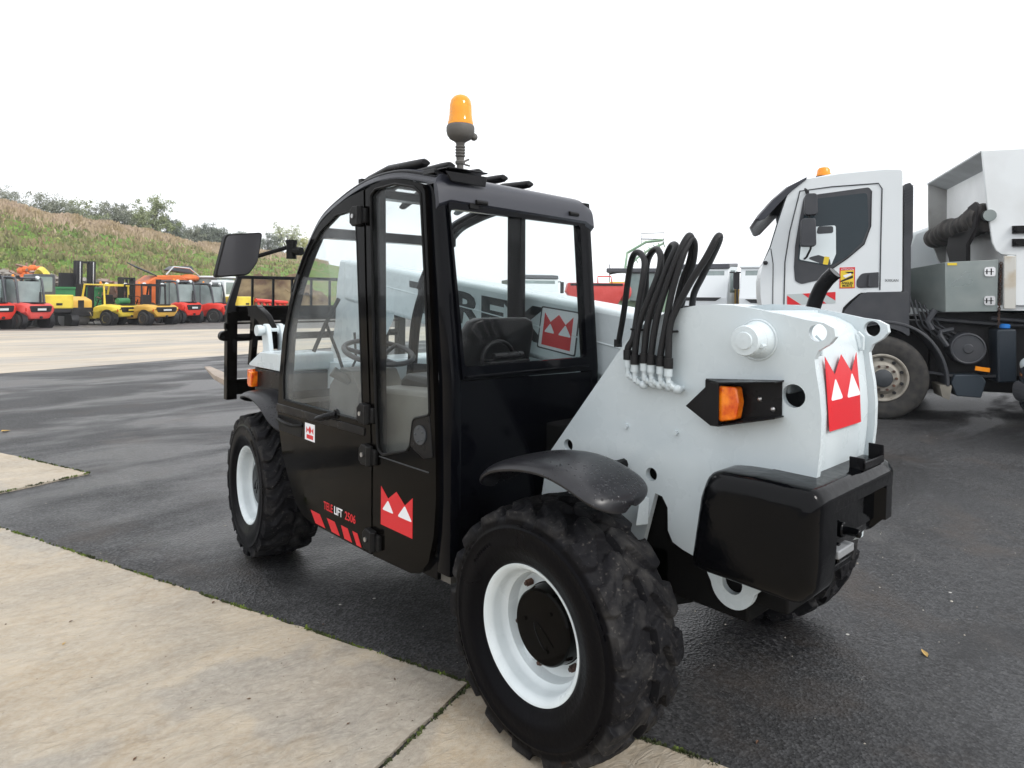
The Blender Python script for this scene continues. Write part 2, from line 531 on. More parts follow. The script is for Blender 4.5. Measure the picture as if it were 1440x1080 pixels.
def ground_mat(name, kind):
    m = bpy.data.materials.new(name)
    m.use_nodes = True
    nt = m.node_tree
    b = nt.nodes['Principled BSDF']
    tc = nt.nodes.new('ShaderNodeTexCoord')
    def noise(s, det=4, rough=0.5, vec=None, dist=0.0):
        n = node(nt, 'ShaderNodeTexNoise', Scale=s, Detail=det, Roughness=rough, Distortion=dist)
        nt.links.new(vec or tc.outputs['Object'], n.inputs['Vector'])
        return n.outputs['Fac']
    def vor(s, feat='F1', vec=None):
        n = node(nt, 'ShaderNodeTexVoronoi', Scale=s)
        n.feature = feat
        nt.links.new(vec or tc.outputs['Object'], n.inputs['Vector'])
        return n
    mp = nt.nodes.new('ShaderNodeMapping')
    mp.inputs['Rotation'].default_value = (0, 0, math.radians(38))
    mp.inputs['Scale'].default_value = (1, 2.2, 1)
    nt.links.new(tc.outputs['Object'], mp.inputs['Vector'])
    mv = mp.outputs['Vector']
    if kind == 'asphalt':
        v = vor(85)
        stone = maprange(nt, v.outputs['Color'], 0.30, 0.95, 0, 1)
        c = mixc(nt, stone, (0.003, 0.003, 0.0035), (0.085, 0.086, 0.090))
        big = maprange(nt, noise(0.55, 5), 0.38, 0.62, 0, 1)
        c = mixc(nt, mixc_f(nt, big, 0.35), c, (0.036, 0.036, 0.038))
        gr = maprange(nt, noise(55, 3, 0.8), 0.40, 0.64, 0, 0.65)
        c = mixc(nt, gr, c, (0.006, 0.006, 0.007))
        brown = maprange(nt, noise(1.1, 7, 0.65), 0.54, 0.70, 0, 0.6)
        c = mixc(nt, brown, c, (0.046, 0.033, 0.024))
        oil = maprange(nt, noise(0.9, 5, 0.6, None, 0.6), 0.36, 0.46, 0.75, 0)
        c = mixc(nt, oil, c, (0.006, 0.006, 0.007))
        pale = maprange(nt, noise(0.7, 8, 0.75, None, 0.9), 0.58, 0.74, 0, 0.5)
        c = mixc(nt, pale, c, (0.085, 0.083, 0.080))
        fine = maprange(nt, noise(24, 3), 0.62, 0.78, 0, 0.45)
        c = mixc(nt, fine, c, (0.10, 0.098, 0.09))
        v3 = vor(38)
        pl = maprange(nt, v3.outputs['Distance'], 0.05, 0.16, 0.55, 0)
        c = mixc(nt, pl, c, (0.12, 0.12, 0.118))
        # white chips
        v2 = vor(5.5)
        chips = maprange(nt, v2.outputs['Distance'], 0.035, 0.05, 1, 0)
        chn = maprange(nt, noise(1.7, 2), 0.5, 0.6, 0, 1)
        mm = nt.nodes.new('ShaderNodeMath'); mm.operation = 'MULTIPLY'
        nt.links.new(chips, mm.inputs[0]); nt.links.new(chn, mm.inputs[1])
        c = mixc(nt, mm.outputs[0], c, (0.42, 0.41, 0.38))
        nt.links.new(c, b.inputs['Base Color'])
        wet = noise(0.45, 5, 0.55, mv, 0.4)
        ro = maprange(nt, wet, 0.42, 0.57, 0.33, 0.70)
        nt.links.new(ro, b.inputs['Roughness'])
        bp = nt.nodes.new('ShaderNodeBump')
        bp.inputs['Strength'].default_value = 0.6
        bp.inputs['Distance'].default_value = 0.005
        nt.links.new(v.outputs['Distance'], bp.inputs['Height'])
        nt.links.new(bp.outputs['Normal'], b.inputs['Normal'])
        b.inputs['Specular IOR Level'].default_value = 0.55
    elif kind == 'concrete':
        a = maprange(nt, noise(1.3, 8, 0.62, mv, 0.6), 0.34, 0.66, 0, 1)
        c = mixc(nt, a, (0.44, 0.365, 0.268), (0.29, 0.250, 0.198))
        st = maprange(nt, noise(2.2, 8, 0.7, None, 0.7), 0.50, 0.66, 0, 0.65)
        c = mixc(nt, st, c, (0.30, 0.225, 0.140))
        st3 = maprange(nt, noise(5.0, 8, 0.75, mv, 1.2), 0.54, 0.68, 0, 0.5)
        c = mixc(nt, st3, c, (0.20, 0.165, 0.125))
        st2 = maprange(nt, noise(0.75, 4, 0.6), 0.56, 0.59, 0, 0.5)
        c = mixc(nt, st2, c, (0.23, 0.22, 0.205))
        st4 = maprange(nt, noise(14, 7, 0.75), 0.60, 0.72, 0, 0.6)
        c = mixc(nt, st4, c, (0.17, 0.14, 0.105))
        fi = maprange(nt, noise(38, 5, 0.6), 0.35, 0.70, 0, 0.5)
        c = mixc(nt, fi, c, (0.47, 0.43, 0.36))
        v2 = vor(26)
        pit = maprange(nt, v2.outputs['Distance'], 0.04, 0.12, 0.8, 0)
        pn = maprange(nt, noise(3.0, 2), 0.5, 0.6, 0, 1)
        mm = nt.nodes.new('ShaderNodeMath'); mm.operation = 'MULTIPLY'
        nt.links.new(pit, mm.inputs[0]); nt.links.new(pn, mm.inputs[1])
        c = mixc(nt, mm.outputs[0], c, (0.10, 0.08, 0.06))
        nt.links.new(c, b.inputs['Base Color'])
        nt.links.new(maprange(nt, noise(0.9, 5, 0.6, mv), 0.35, 0.65, 0.45, 0.8), b.inputs['Roughness'])
        bp = nt.nodes.new('ShaderNodeBump')
        bp.inputs['Strength'].default_value = 0.75
        bp.inputs['Distance'].default_value = 0.02
        nt.links.new(noise(9, 9, 0.65, mv, 1.0), bp.inputs['Height'])
        nt.links.new(bp.outputs['Normal'], b.inputs['Normal'])
    elif kind == 'apron':
        mp.inputs['Rotation'].default_value = (0, 0, math.radians(-15))
        mp.inputs['Scale'].default_value = (0.6, 2.2, 1)
        a = maprange(nt, noise(0.35, 8, 0.6, mv, 0.5), 0.36, 0.62, 0, 1)
        c = mixc(nt, a, (0.52, 0.44, 0.33), (0.36, 0.335, 0.30))
        st = maprange(nt, noise(0.5, 8, 0.7, mv, 0.8), 0.50, 0.64, 0, 0.7)
        c = mixc(nt, st, c, (0.27, 0.235, 0.19))
        nt.links.new(c, b.inputs['Base Color'])
        b.inputs['Roughness'].default_value = 0.75
    elif kind == 'gravel':
        a = maprange(nt, noise(1.4, 8, 0.7), 0.35, 0.65, 0, 1)
        c = mixc(nt, a, (0.16, 0.15, 0.14), (0.075, 0.07, 0.068))
        nt.links.new(c, b.inputs['Base Color'])
        b.inputs['Roughness'].default_value = 0.7
        bp = nt.nodes.new('ShaderNodeBump')
        bp.inputs['Distance'].default_value = 0.04
        nt.links.new(noise(12, 6), bp.inputs['Height'])
        nt.links.new(bp.outputs['Normal'], b.inputs['Normal'])
    elif kind == 'hill':
        sep = nt.nodes.new('ShaderNodeSeparateXYZ')
        nt.links.new(tc.outputs['Object'], sep.inputs[0])
        a = maprange(nt, noise(0.55, 9, 0.66, None, 0.8), 0.38, 0.60, 0, 1)
        c = mixc(nt, a, (0.14, 0.27, 0.045), (0.25, 0.26, 0.09))
        g2 = maprange(nt, noise(0.16, 6, 0.6), 0.44, 0.58, 0, 0.85)
        c = mixc(nt, g2, c, (0.17, 0.29, 0.07))
        dk = maprange(nt, noise(1.6, 7, 0.7), 0.54, 0.72, 0, 0.8)
        c = mixc(nt, dk, c, (0.10, 0.105, 0.05))
        pk = maprange(nt, noise(0.28, 7, 0.6, None, 1.2), 0.55, 0.66, 0, 0.75)
        c = mixc(nt, pk, c, (0.40, 0.28, 0.20))
        yl = maprange(nt, noise(0.5, 4, 0.5, None, 0.3), 0.66, 0.72, 0, 0.8)
        c = mixc(nt, yl, c, (0.36, 0.33, 0.04))
        nt.links.new(c, b.inputs['Base Color'])
        b.inputs['Roughness'].default_value = 0.9
        b.inputs['Specular IOR Level'].default_value = 0.15
        bp = nt.nodes.new('ShaderNodeBump')
        bp.inputs['Strength'].default_value = 1.0
        bp.inputs['Distance'].default_value = 0.5
        nt.links.new(noise(2.2, 8, 0.7), bp.inputs['Height'])
        nt.links.new(bp.outputs['Normal'], b.inputs['Normal'])
    return m

def mixc_f(nt, src, k):
    n = nt.nodes.new('ShaderNodeMath')
    n.operation = 'MULTIPLY'
    nt.links.new(src, n.inputs[0])
    n.inputs[1].default_value = k
    return n.outputs[0]

M['asphalt'] = ground_mat('wet_asphalt', 'asphalt')
M['concrete'] = ground_mat('stained_concrete', 'concrete')
M['apron'] = ground_mat('pale_concrete_apron', 'apron')
M['gravel'] = ground_mat('packed_gravel', 'gravel')
M['hill'] = ground_mat('rough_grass_slope', 'hill')

b = MB()
b.add([(-900, -900, 0), (900, -900, 0), (900, 900, 0), (-900, 900, 0)], [(0, 1, 2, 3)])
tag(b.build('asphalt_yard', 'asphalt'), kind='structure')
b = MB()
b.add([(-60, -1.2, .004), (45, 25.8, .004), (40, 42, .004), (-60, 34, .004)], [(0, 1, 2, 3)])
tag(b.build('pale_concrete_road', 'apron'), kind='structure')
b = MB()
_g = [hit(px, d) for px, d in ((-1500, 24), (-200, 25.4), (0, 26.1), (100, 26.5), (200, 27.3), (330, 28.8), (470, 30.5), (800, 36), (800, 60), (300, 60), (-200, 60), (-1500, 60))]
b.add([(p.x, p.y, .008) for p in _g], [tuple(range(len(_g)))])
tag(b.build('gravel_strip', 'gravel'), kind='structure')

D1 = Vector((-.316, .949))     # direction of the long slab edge
D2 = Vector((-.949, -.316))
def slab(name, corner, l1, l2, z):
    c = Vector(corner)
    n1, n2 = 60, 10
    ring = []
    rr = random.Random(int(abs(c.x * 1000)))
    for i in range(n1 + 1):
        p = c + D1 * (l1 * i / n1)
        w = rr.uniform(-.010, .010) if 0 < i < n1 else 0
        ring.append(p + D2 * w)
    a, e = c + D1 * l1 + D2 * l2, c + D2 * l2
    ring += [a, e]
    for i in range(1, n1):
        p = c + D2 * (l2 * (1 - i / n1))
        ring.append(p + D1 * rr.uniform(-.006, .006))
    b = MB()
    n = len(ring)
    top = [(p.x, p.y, z) for p in ring]
    bot = [(p.x, p.y, -.05) for p in ring]
    b.bridge(bot, top)
    return tag(b.build(name, 'concrete', ang=30), kind='structure')
slab('concrete_slab', (-.752, .462), 3.62, 7.0, .012)
slab('concrete_slab', (-.745 + .005, .462 - .018), -4.5, 7.0, .012)
slab('concrete_slab', (-1.155, 4.959), 6.5, 8.0, .012)

# moss and weeds along the joints
M['moss'] = mat('moss_green', (0.035, 0.045, 0.015), 0.9, var=(0.12, 0.17, 0.025), vscale=9, vmix=(.48, .62))
def moss(name, a, b_, n, spread, dens):
    a, b_ = Vector(a), Vector(b_)
    mb = MB()
    rr = random.Random(n)
    for i in range(n):
        t = rr.random()
        if math.sin(t * 37 + a.x * 9) + math.sin(t * 91) * .7 < dens:
            if rr.random() > .22:
                continue
        p = a.lerp(b_, t) + Vector((rr.gauss(0, spread), rr.gauss(0, spread)))
        s = rr.uniform(.003, .009)
        an = rr.uniform(0, PI)
        dx, dy = math.cos(an) * s, math.sin(an) * s
        h = rr.uniform(.004, .012) + .012
        ox, oy = rr.uniform(-.006, .006), rr.uniform(-.006, .006)
        mb.add([(p.x - dx, p.y - dy, .008), (p.x + dx, p.y + dy, .008), (p.x + dx * .5 + ox, p.y + dy * .5 + oy, h), (p.x - dx * .5 + ox, p.y - dy * .5 + oy, h)], [(0, 1, 2, 3)])
    return tag(mb.build(name, 'moss', smooth=False), kind='stuff')
c0 = Vector((-.752, .462))
moss('moss', c0, c0 + D1 * 3.6, 1500, .0035, .35)
moss('moss', c0 + D1 * -.02, c0 + D1 * -.02 + D2 * .9, 420, .003, -.1)
moss('moss', (-.737, .44), (-.44, -.45), 700, .005, -.1)
moss('moss', (-1.155, 4.959), (-1.155 - 1.2, 4.959 - .4), 500, .005, -.1)
moss('moss', (-1.155, 4.959), (-1.155 - .35, 4.959 + 1.05), 500, .005, -.1)

# small stones, chips and grit
M['grit'] = mat('pale_grit', (0.42, 0.40, 0.35), 0.8, var=(0.25, 0.22, 0.18), vscale=20)
M['darkgrit'] = mat('dark_grit', (0.05, 0.035, 0.025), 0.8, var=(0.12, 0.08, 0.05), vscale=30)
def grit(name, m, n, region, smin, smax, z0):
    mb = MB()
    rr = random.Random(n + 5)
    for i in range(n):
        x, y = region(rr)
        s = rr.uniform(smin, smax) * (2.2 if rr.random() < .05 else 1)
        an = rr.uniform(0, 6)
        vs = []
        for q in range(5):
            a = an + q * 2 * PI / 5
            k = rr.uniform(.5, 1.2)
            vs.append((x + math.cos(a) * s * k, y + math.sin(a) * s * k * .8, z0))
        mb.add(vs + [(x, y, z0 + s * .55)], [(q, (q + 1) % 5, 5) for q in range(5)])
    return tag(mb.build(name, m, smooth=False), kind='stuff')
grit('loose_grit', 'grit', 420, lambda r: (r.uniform(-2.2, 6), r.uniform(-1.6, 7)), .002, .005, .0005)
grit('loose_grit', 'grit', 160, lambda r: (r.uniform(.4, 4.2), r.uniform(-2.2, .3)), .002, .006, .0005)
def onslab(r):
    p = c0 + D1 * r.uniform(-.9, 3.4) + D2 * r.uniform(.05, 2.2)
    return p.x, p.y
grit('dark_debris', 'darkgrit', 260, onslab, .0012, .0045, .0125)

# hydraulic-oil darkened leaves, each one lying by itself
M['leaf'] = mat('dead_leaf_brown', (0.10, 0.045, 0.02), 0.7, var=(0.05, 0.03, 0.02), vscale=40)
M['leafy'] = mat('dry_leaf_tan', (0.45, 0.30, 0.10), 0.7)
def leaf(loc, rz, s, m, label):
    mb = MB()
    pts = [(-1, 0), (-.6, .32), (-.1, .42), (.35, .3), (1, 0), (.35, -.3), (-.1, -.42), (-.6, -.32)]
    r = random.Random(int(loc[0] * 999))
    up = [(x * s, y * s, .001 + abs(y) * s * .5 + r.uniform(0, .25) * s) for x, y in pts]
    mb.add(up + [(-.4 * s, 0, .002), (.3 * s, 0, .002)], [(0, 1, 8), (1, 2, 8), (2, 9, 8), (2, 3, 9), (3, 4, 9), (4, 5, 9), (5, 6, 9), (6, 8, 9), (6, 7, 8), (7, 0, 8)])
    o = mb.build('fallen_leaf', m, smooth=False)
    o.location = loc
    o.rotation_euler = (0, 0, rz)
    tag(o, label, 'leaf', 'fallen leaves and scraps on the ground')
for i, (x, y, rz, s, m, lb) in enumerate([
    (-1.435, 7.53, .4, .05, 'leafy', 'tan dead leaf lying on the wet asphalt above the left concrete slab'),
    (-1.239, 1.821, 1.0, .014, 'leaf', 'curled dark brown leaf on the concrete slab close to its mossy edge'),
    (-1.789, 2.056, .5, .011, 'leaf', 'small dark scrap on the concrete slab at the far left'),
    (-1.852, 1.843, .9, .012, 'leafy', 'pale tan leaf sliver on the concrete slab at the far left'),
    (-.951, .668, 1.2, .009, 'leaf', 'small brown leaf on the slab nearest the corner joint'),
    (-1.224, .543, .2, .008, 'leaf', 'black scrap on the slab beside the diagonal joint'),
    (-1.825, .845, .7, .010, 'leaf', 'dark leaf scrap lowest on the concrete slab in the foreground'),
    (-.946, 1.261, .3, .007, 'leaf', 'little leaf scrap on the slab below the cab door'),
    (.85, -.674, .7, .028, 'leafy', 'dry grass coloured leaf on the dark asphalt right of the machine'),
    (-.233, -.47, .2, .012, 'leaf', 'reddish brown leaf on the asphalt behind the big rear tyre')]):
    leaf((x, y, .0125 if x < -.4 and y < 3 and x < -.7 else .002), rz, s, m, lb)

# ---------------------------------------------------------------- hillside
CREST_DROP = 9
def hor(px):
    return 416 + .00885 * (px - 720)
CREST = [(-900, 262, 52), (-500, 262, 52), (-200, 272, 54), (0, 284, 56), (78, 296, 60), (146, 308, 64), (214, 321, 70), (240, 328, 74), (300, 340, 82), (350, 346, 90), (400, 352, 98), (440, 357, 104), (480, 366, 110), (520, 380, 116), (600, 400, 122), (700, 411, 130), (800, 414, 136)]
def crest(px):
    for (a, ya, da), (b_, yb, db) in zip(CREST, CREST[1:]):
        if px <= b_:
            t = (px - a) / (b_ - a)
            D = lerp(da, db, t)
            return D, 1.524 + (hor(px) - lerp(ya, yb, t) - CREST_DROP) * D / FPX
    return CREST[-1][2], 1.5
def hill_z(px, D):
    Dc, H = crest(px)
    Db = 38 + max(0, (px - 300)) * .02
    t = (D - Db) / (Dc - Db)
    if t <= 0:
        return -0.05
    if t < 1:
        return H * (t ** .85) * (1 - .06 * math.sin(t * 3.1))
    return H - (t - 1) * 1.2
from mathutils import noise as mn
def rough(x, y, t):
    k = max(0, min(1, t * 4))
    return k * (.55 * mn.noise(Vector((x * .12, y * .12, 3))) + .28 * mn.noise(Vector((x * .45, y * .45, 8))) + .12 * mn.noise(Vector((x * 1.3, y * 1.3, 1))))
mb = MB()
cols = list(range(-900, 801, 7))
rows = [i / 70 for i in range(0, 92)]
vs, fs = [], []
for px in cols:
    Dc, H = crest(px)
    Db = 38 + max(0, (px - 300)) * .02
    for t in rows:
        D = Db + (Dc - Db) * t
        p = hit(px, D)
        vs.append((p.x, p.y, hill_z(px, D) + rough(p.x, p.y, t) * (1 if px < 560 else .3)))
R = len(rows)
for i in range(len(cols) - 1):
    for j in range(R - 1):
        fs.append((i * R + j, (i + 1) * R + j, (i + 1) * R + j + 1, i * R + j + 1))
mb.add(vs, fs)
tag(mb.build('grassy_hillside', 'hill', ang=80), kind='structure')

# dry grasses on the crest and rough tufts over the slope
M['drygrass'] = mat('dry_grass', (0.46, 0.36, 0.27), 0.9, var=(0.33, 0.26, 0.15), vscale=.6, spec=.1)
M['greengrass'] = mat('green_tuft', (0.19, 0.33, 0.07), 0.9, var=(0.30, 0.30, 0.12), vscale=.3, spec=.1)
M['darktuft'] = mat('dark_tuft', (0.13, 0.16, 0.06), 0.9, var=(0.28, 0.22, 0.13), vscale=.4, spec=.1)
def tufts(name, m, n, pick, hmin, hmax, w, blades=3):
    mb = MB()
    rr = random.Random(n)
    for i in range(n):
        px, t = pick(rr)
        Dc, H = crest(px)
        Db = 38 + max(0, (px - 300)) * .02
        D = Db + (Dc - Db) * t
        p = hit(px, D)
        z = hill_z(px, D) + rough(p.x, p.y, t) - .05
        for q in range(blades):
            h = rr.uniform(hmin, hmax)
            a = rr.uniform(0, PI)
            ox, oy = rr.gauss(0, w * 1.6), rr.gauss(0, w * 1.6)
            dx, dy = math.cos(a) * w, math.sin(a) * w
            lx, ly = rr.gauss(0, h * .22), rr.gauss(0, h * .22)
            x, y = p.x + ox, p.y + oy
            mb.add([(x - dx, y - dy, z), (x + dx, y + dy, z), (x + dx * .5 + lx, y + dy * .5 + ly, z + h), (x - dx * .3 + lx * 1.2, y + ly, z + h * .85)], [(0, 1, 2, 3)])
    return tag(mb.build(name, m, smooth=False), kind='stuff')
tufts('dry_grass', 'drygrass', 6500, lambda r: (r.uniform(-60, 460), 1.02 - abs(r.gauss(0, .04)) * (2.4 if r.random() < .25 else 1)), .2, .65, .07, 4)
tufts('grass_tufts', 'greengrass', 4200, lambda r: (r.uniform(-60, 430), r.uniform(.02, .92)), .06, .22, .08)
tufts('weed_clumps', 'darktuft', 1500, lambda r: (r.uniform(-60, 430), r.uniform(.02, .85)), .15, .5, .12, 4)

# ---------------------------------------------------------------- trees along the crest
M['bark'] = mat('bark', (0.10, 0.085, 0.07), 0.9, var=(0.06, 0.05, 0.045), vscale=5)
for nm, c1, c2 in (('leaf_grey', (0.19, 0.21, 0.16), (0.28, 0.29, 0.23)), ('leaf_olive', (0.21, 0.25, 0.12), (0.31, 0.34, 0.19)), ('leaf_dark', (0.14, 0.165, 0.13), (0.21, 0.23, 0.19)), ('leaf_pale', (0.33, 0.37, 0.20), (0.45, 0.47, 0.29)), ('leaf_yellow', (0.48, 0.48, 0.18), (0.56, 0.54, 0.26))):
    M[nm] = mat(nm, c1, 0.8, var=c2, vscale=.9, spec=.2)  # leaf colours lightened and greyed to stand for distance haze
def tree(px, D, h, w, m, label, seed, dens=1.0, base=.12, group='autumn trees along the hill crest'):
    rr = random.Random(seed)
    Dc, H = crest(px)
    p = hit(px, D)
    z0 = hill_z(px, D) - .3
    h *= 1.22
    w *= 1.15
    root = empty('tree', (p.x, p.y, z0))
    tag(root, label, 'tree', group)
    tb = MB()
    tb.tube([(0, 0, 0), (rr.uniform(-.1, .1), rr.uniform(-.1, .1), h * .35), (rr.uniform(-.3, .3), rr.uniform(-.3, .3), h * .75)], [h * .028, h * .02, h * .007], 6)
    tips = []
    for i in range(16):
        a, el = rr.uniform(0, 2 * PI), rr.uniform(.3, 1.25)
        zs = rr.uniform(base + .08, .6) * h
        L = rr.uniform(.3, .62) * w * (1 - zs / h * .4)
        e = Vector((math.cos(a) * math.cos(el) * L, math.sin(a) * math.cos(el) * L, zs + math.sin(el) * L * 1.2))
        mid = Vector((e.x * .5, e.y * .5, lerp(zs, e.z, .4)))
        tb.tube([(0, 0, zs), mid, e], [h * .011, h * .007, h * .003], 4)
        tips.append(e)
        for k in range(2):
            e2 = e + Vector((rr.gauss(0, .13) * w, rr.gauss(0, .13) * w, rr.uniform(.02, .2) * h))
            tb.tube([mid, e2], [h * .005, h * .002], 3)
            tips.append(e2)
    tb.build('trunk', 'bark', root)
    cb = MB()
    clumps = []
    for i in range(int(44 * dens)):
        a = rr.uniform(0, 2 * PI)
        zz = rr.uniform(base, 1)
        prof = math.sin(min(1, (zz - base) / (1 - base) * .92 + .08) * PI) ** .55
        rad = w * .5 * prof * math.sqrt(rr.random())
        clumps.append((Vector((math.cos(a) * rad, math.sin(a) * rad, zz * h * rr.uniform(.88, 1.0))), rr.uniform(.07, .15) * w))
    for t in tips:
        clumps.append((t, rr.uniform(.06, .12) * w))
    for c, r in clumps:
        for i in range(int(60 * dens)):
            d = Vector((rr.gauss(0, 1), rr.gauss(0, 1), rr.gauss(0, .8))) * r * .55
            q = c + d
            s = rr.uniform(.05, .12) * (h / 6) ** .5
            u = Vector((rr.gauss(0, 1), rr.gauss(0, 1), rr.gauss(0, 1))).normalized() * s
            v = u.cross(Vector((rr.gauss(0, 1), rr.gauss(0, 1), rr.gauss(0, 1)))).normalized() * s * .8
            cb.add([q - u, q - v, q + u, q + v], [(0, 1, 2, 3)])
    cb.build('crown', m, root, smooth=False)
    return root
TR = [  # px, dist beyond, height, width, leaf, label, density
    (14, 60, 1.4, 3.2, 'leaf_grey', 'low grey bush on the crest at the very left of the hill', 1),
    (62, 64, 1.9, 3.4, 'leaf_grey', 'grey green bush left of the other crest trees', 1),
    (92, 68, 1.8, 2.9, 'leaf_grey', 'thin grey bush, second in the row on the crest', .8),
    (112, 70, 2.2, 3.2, 'leaf_olive', 'olive bush on the crest above the black forklift mast', 1),
    (132, 72, 2.4, 3.0, 'leaf_grey', 'grey bush right of the olive one on the crest', .9),
    (163, 76, 3.4, 3.1, 'leaf_grey', 'rounded grey green tree left of the tallest pair on the crest', 1.2),
    (186, 78, 3.0, 3.0, 'leaf_olive', 'pale olive tree between two taller grey crest trees', 1),
    (213, 80, 4.0, 3.9, 'leaf_olive', 'big olive tree, the tallest on the left half of the crest', 1.3),
    (233, 84, 3.2, 3.4, 'leaf_dark', 'dark tree leaning on the right side of the big olive tree', 1.2),
    (252, 92, 2.7, 3.6, 'leaf_grey', 'grey hedge tree right of the big olive tree', 1.1),
    (268, 94, 3.0, 3.4, 'leaf_grey', 'grey hedge tree above the red forklifts', 1.1),
    (286, 96, 3.5, 4.2, 'leaf_dark', 'broad dark hedge tree above the rightmost red forklift', 1.3),
    (304, 98, 3.5, 4.2, 'leaf_dark', 'broad dark hedge tree just left of the wing mirror', 1.3),
    (322, 100, 3.0, 4.0, 'leaf_dark', 'dark hedge tree partly behind the left of the wing mirror', 1.2),
    (345, 104, 2.6, 4.0, 'leaf_dark', 'dark hedge tree behind the wing mirror', 1.2),
    (376, 106, 2.6, 4.2, 'leaf_dark', 'dark hedge tree just right of the wing mirror', 1.2),
    (388, 110, 1.6, 3.4, 'leaf_grey', 'low grey bush between mirror and mirror bracket', 1),
    (404, 108, 4.9, 4.6, 'leaf_pale', 'airy pale tree showing its branches above the mirror arm', .75),
    (426, 110, 3.5, 3.2, 'leaf_yellow', 'small yellow green tree beside the cab front pillar', .9),
]
for i, (px, D, h, w, m, lb, dn) in enumerate(TR):
    tree(px, D, h, w, m, lb, 100 + i, dn)
# ================================================================ TELEHANDLER
TH = empty('telehandler')
tag(TH, 'compact black and grey telescopic handler, amber roof beacon, rear wheel on the concrete slab', 'telehandler')

# ---- wheels
def tyre_mesh():
    NT = 720
    lugN = 17
    W2 = .150
    # section: (a, r, u) ; a = axial (outer negative), u = tread coordinate or None
    sec = [(-.108, .214, None), (-.128, .219, None), (-.140, .236, None), (-.146, .262, None), (-.1485, .264, None), (-.1515, .292, None), (-.152, .315, None),
           (-.150, .335, None), (-.152, .338, None), (-.152, .343, None), (-.148, .346, None), (-.147, .354, None), (-.145, .362, -1.12), (-.143, .368, -1.05)]
    K = 46
    for i in range(K + 1):
        u = -1 + 2 * i / K
        sec.append((u * .145 + .006, .381 + .012 * (1 - u * u) + (.0 if u > 0 else -.006 * u * u), u))
    sec += [(.155, .374, 1.05), (.156, .366, 1.12), (.150, .345, None), (.152, .30, None), (.145, .25, None), (.128, .219, None), (.108, .214, None)]
    def ss(e0, e1, x):
        t = max(0, min(1, (x - e0) / (e1 - e0)))
        return t * t * (3 - 2 * t)
    def lug(th, u):
        s = 1 if u > 0 else 0
        t = min(1.15, abs(u))
        zig = .50 * (1 - t) ** 1.0 + .16 * math.sin((t - .1) * 7.0)
        ph = (th * lugN / (2 * PI) + .5 * s + zig) % 1.0
        w = .64 if t > .4 else .56
        d = abs(ph - .5)
        h = ss(w / 2 + .035, w / 2 - .035, d)
        # gap near the centre line
        cen = ss(.0, .07, abs(u) + (.04 if s else .0))
        h *= .35 + .65 * cen
        # sipe
        h -= .22 * math.exp(-((d) / .045) ** 2) * ss(.35, .5, t) * ss(1.05, .8, t)
        wear = .92 + .2 * mn.noise(Vector((math.cos(th) * 5, math.sin(th) * 5, u * 2)))
        return h * wear * (1 if t <= 1 else ss(1.16, 1.0, t))
    vs = []
    n = len(sec)
    for i in range(NT):
        th = 2 * PI * i / NT
        c, s = math.cos(th), math.sin(th)
        for a, r, u in sec:
            rr = r
            aa = a
            if u is not None:
                L = lug(th, u)
                rr += .025 * L + .0016 * mn.noise(Vector((c * 22, s * 22, u * 7)))
                if abs(u) > .93:
                    aa += (-1 if u < 0 else 1) * .005 * L
            vs.append((aa, c * rr, s * rr))
    fs = []
    for i in range(NT):
        j = (i + 1) % NT
        for k in range(n - 1):
            fs.append((i * n + k, j * n + k, j * n + k + 1, i * n + k + 1))
    return vs, fs

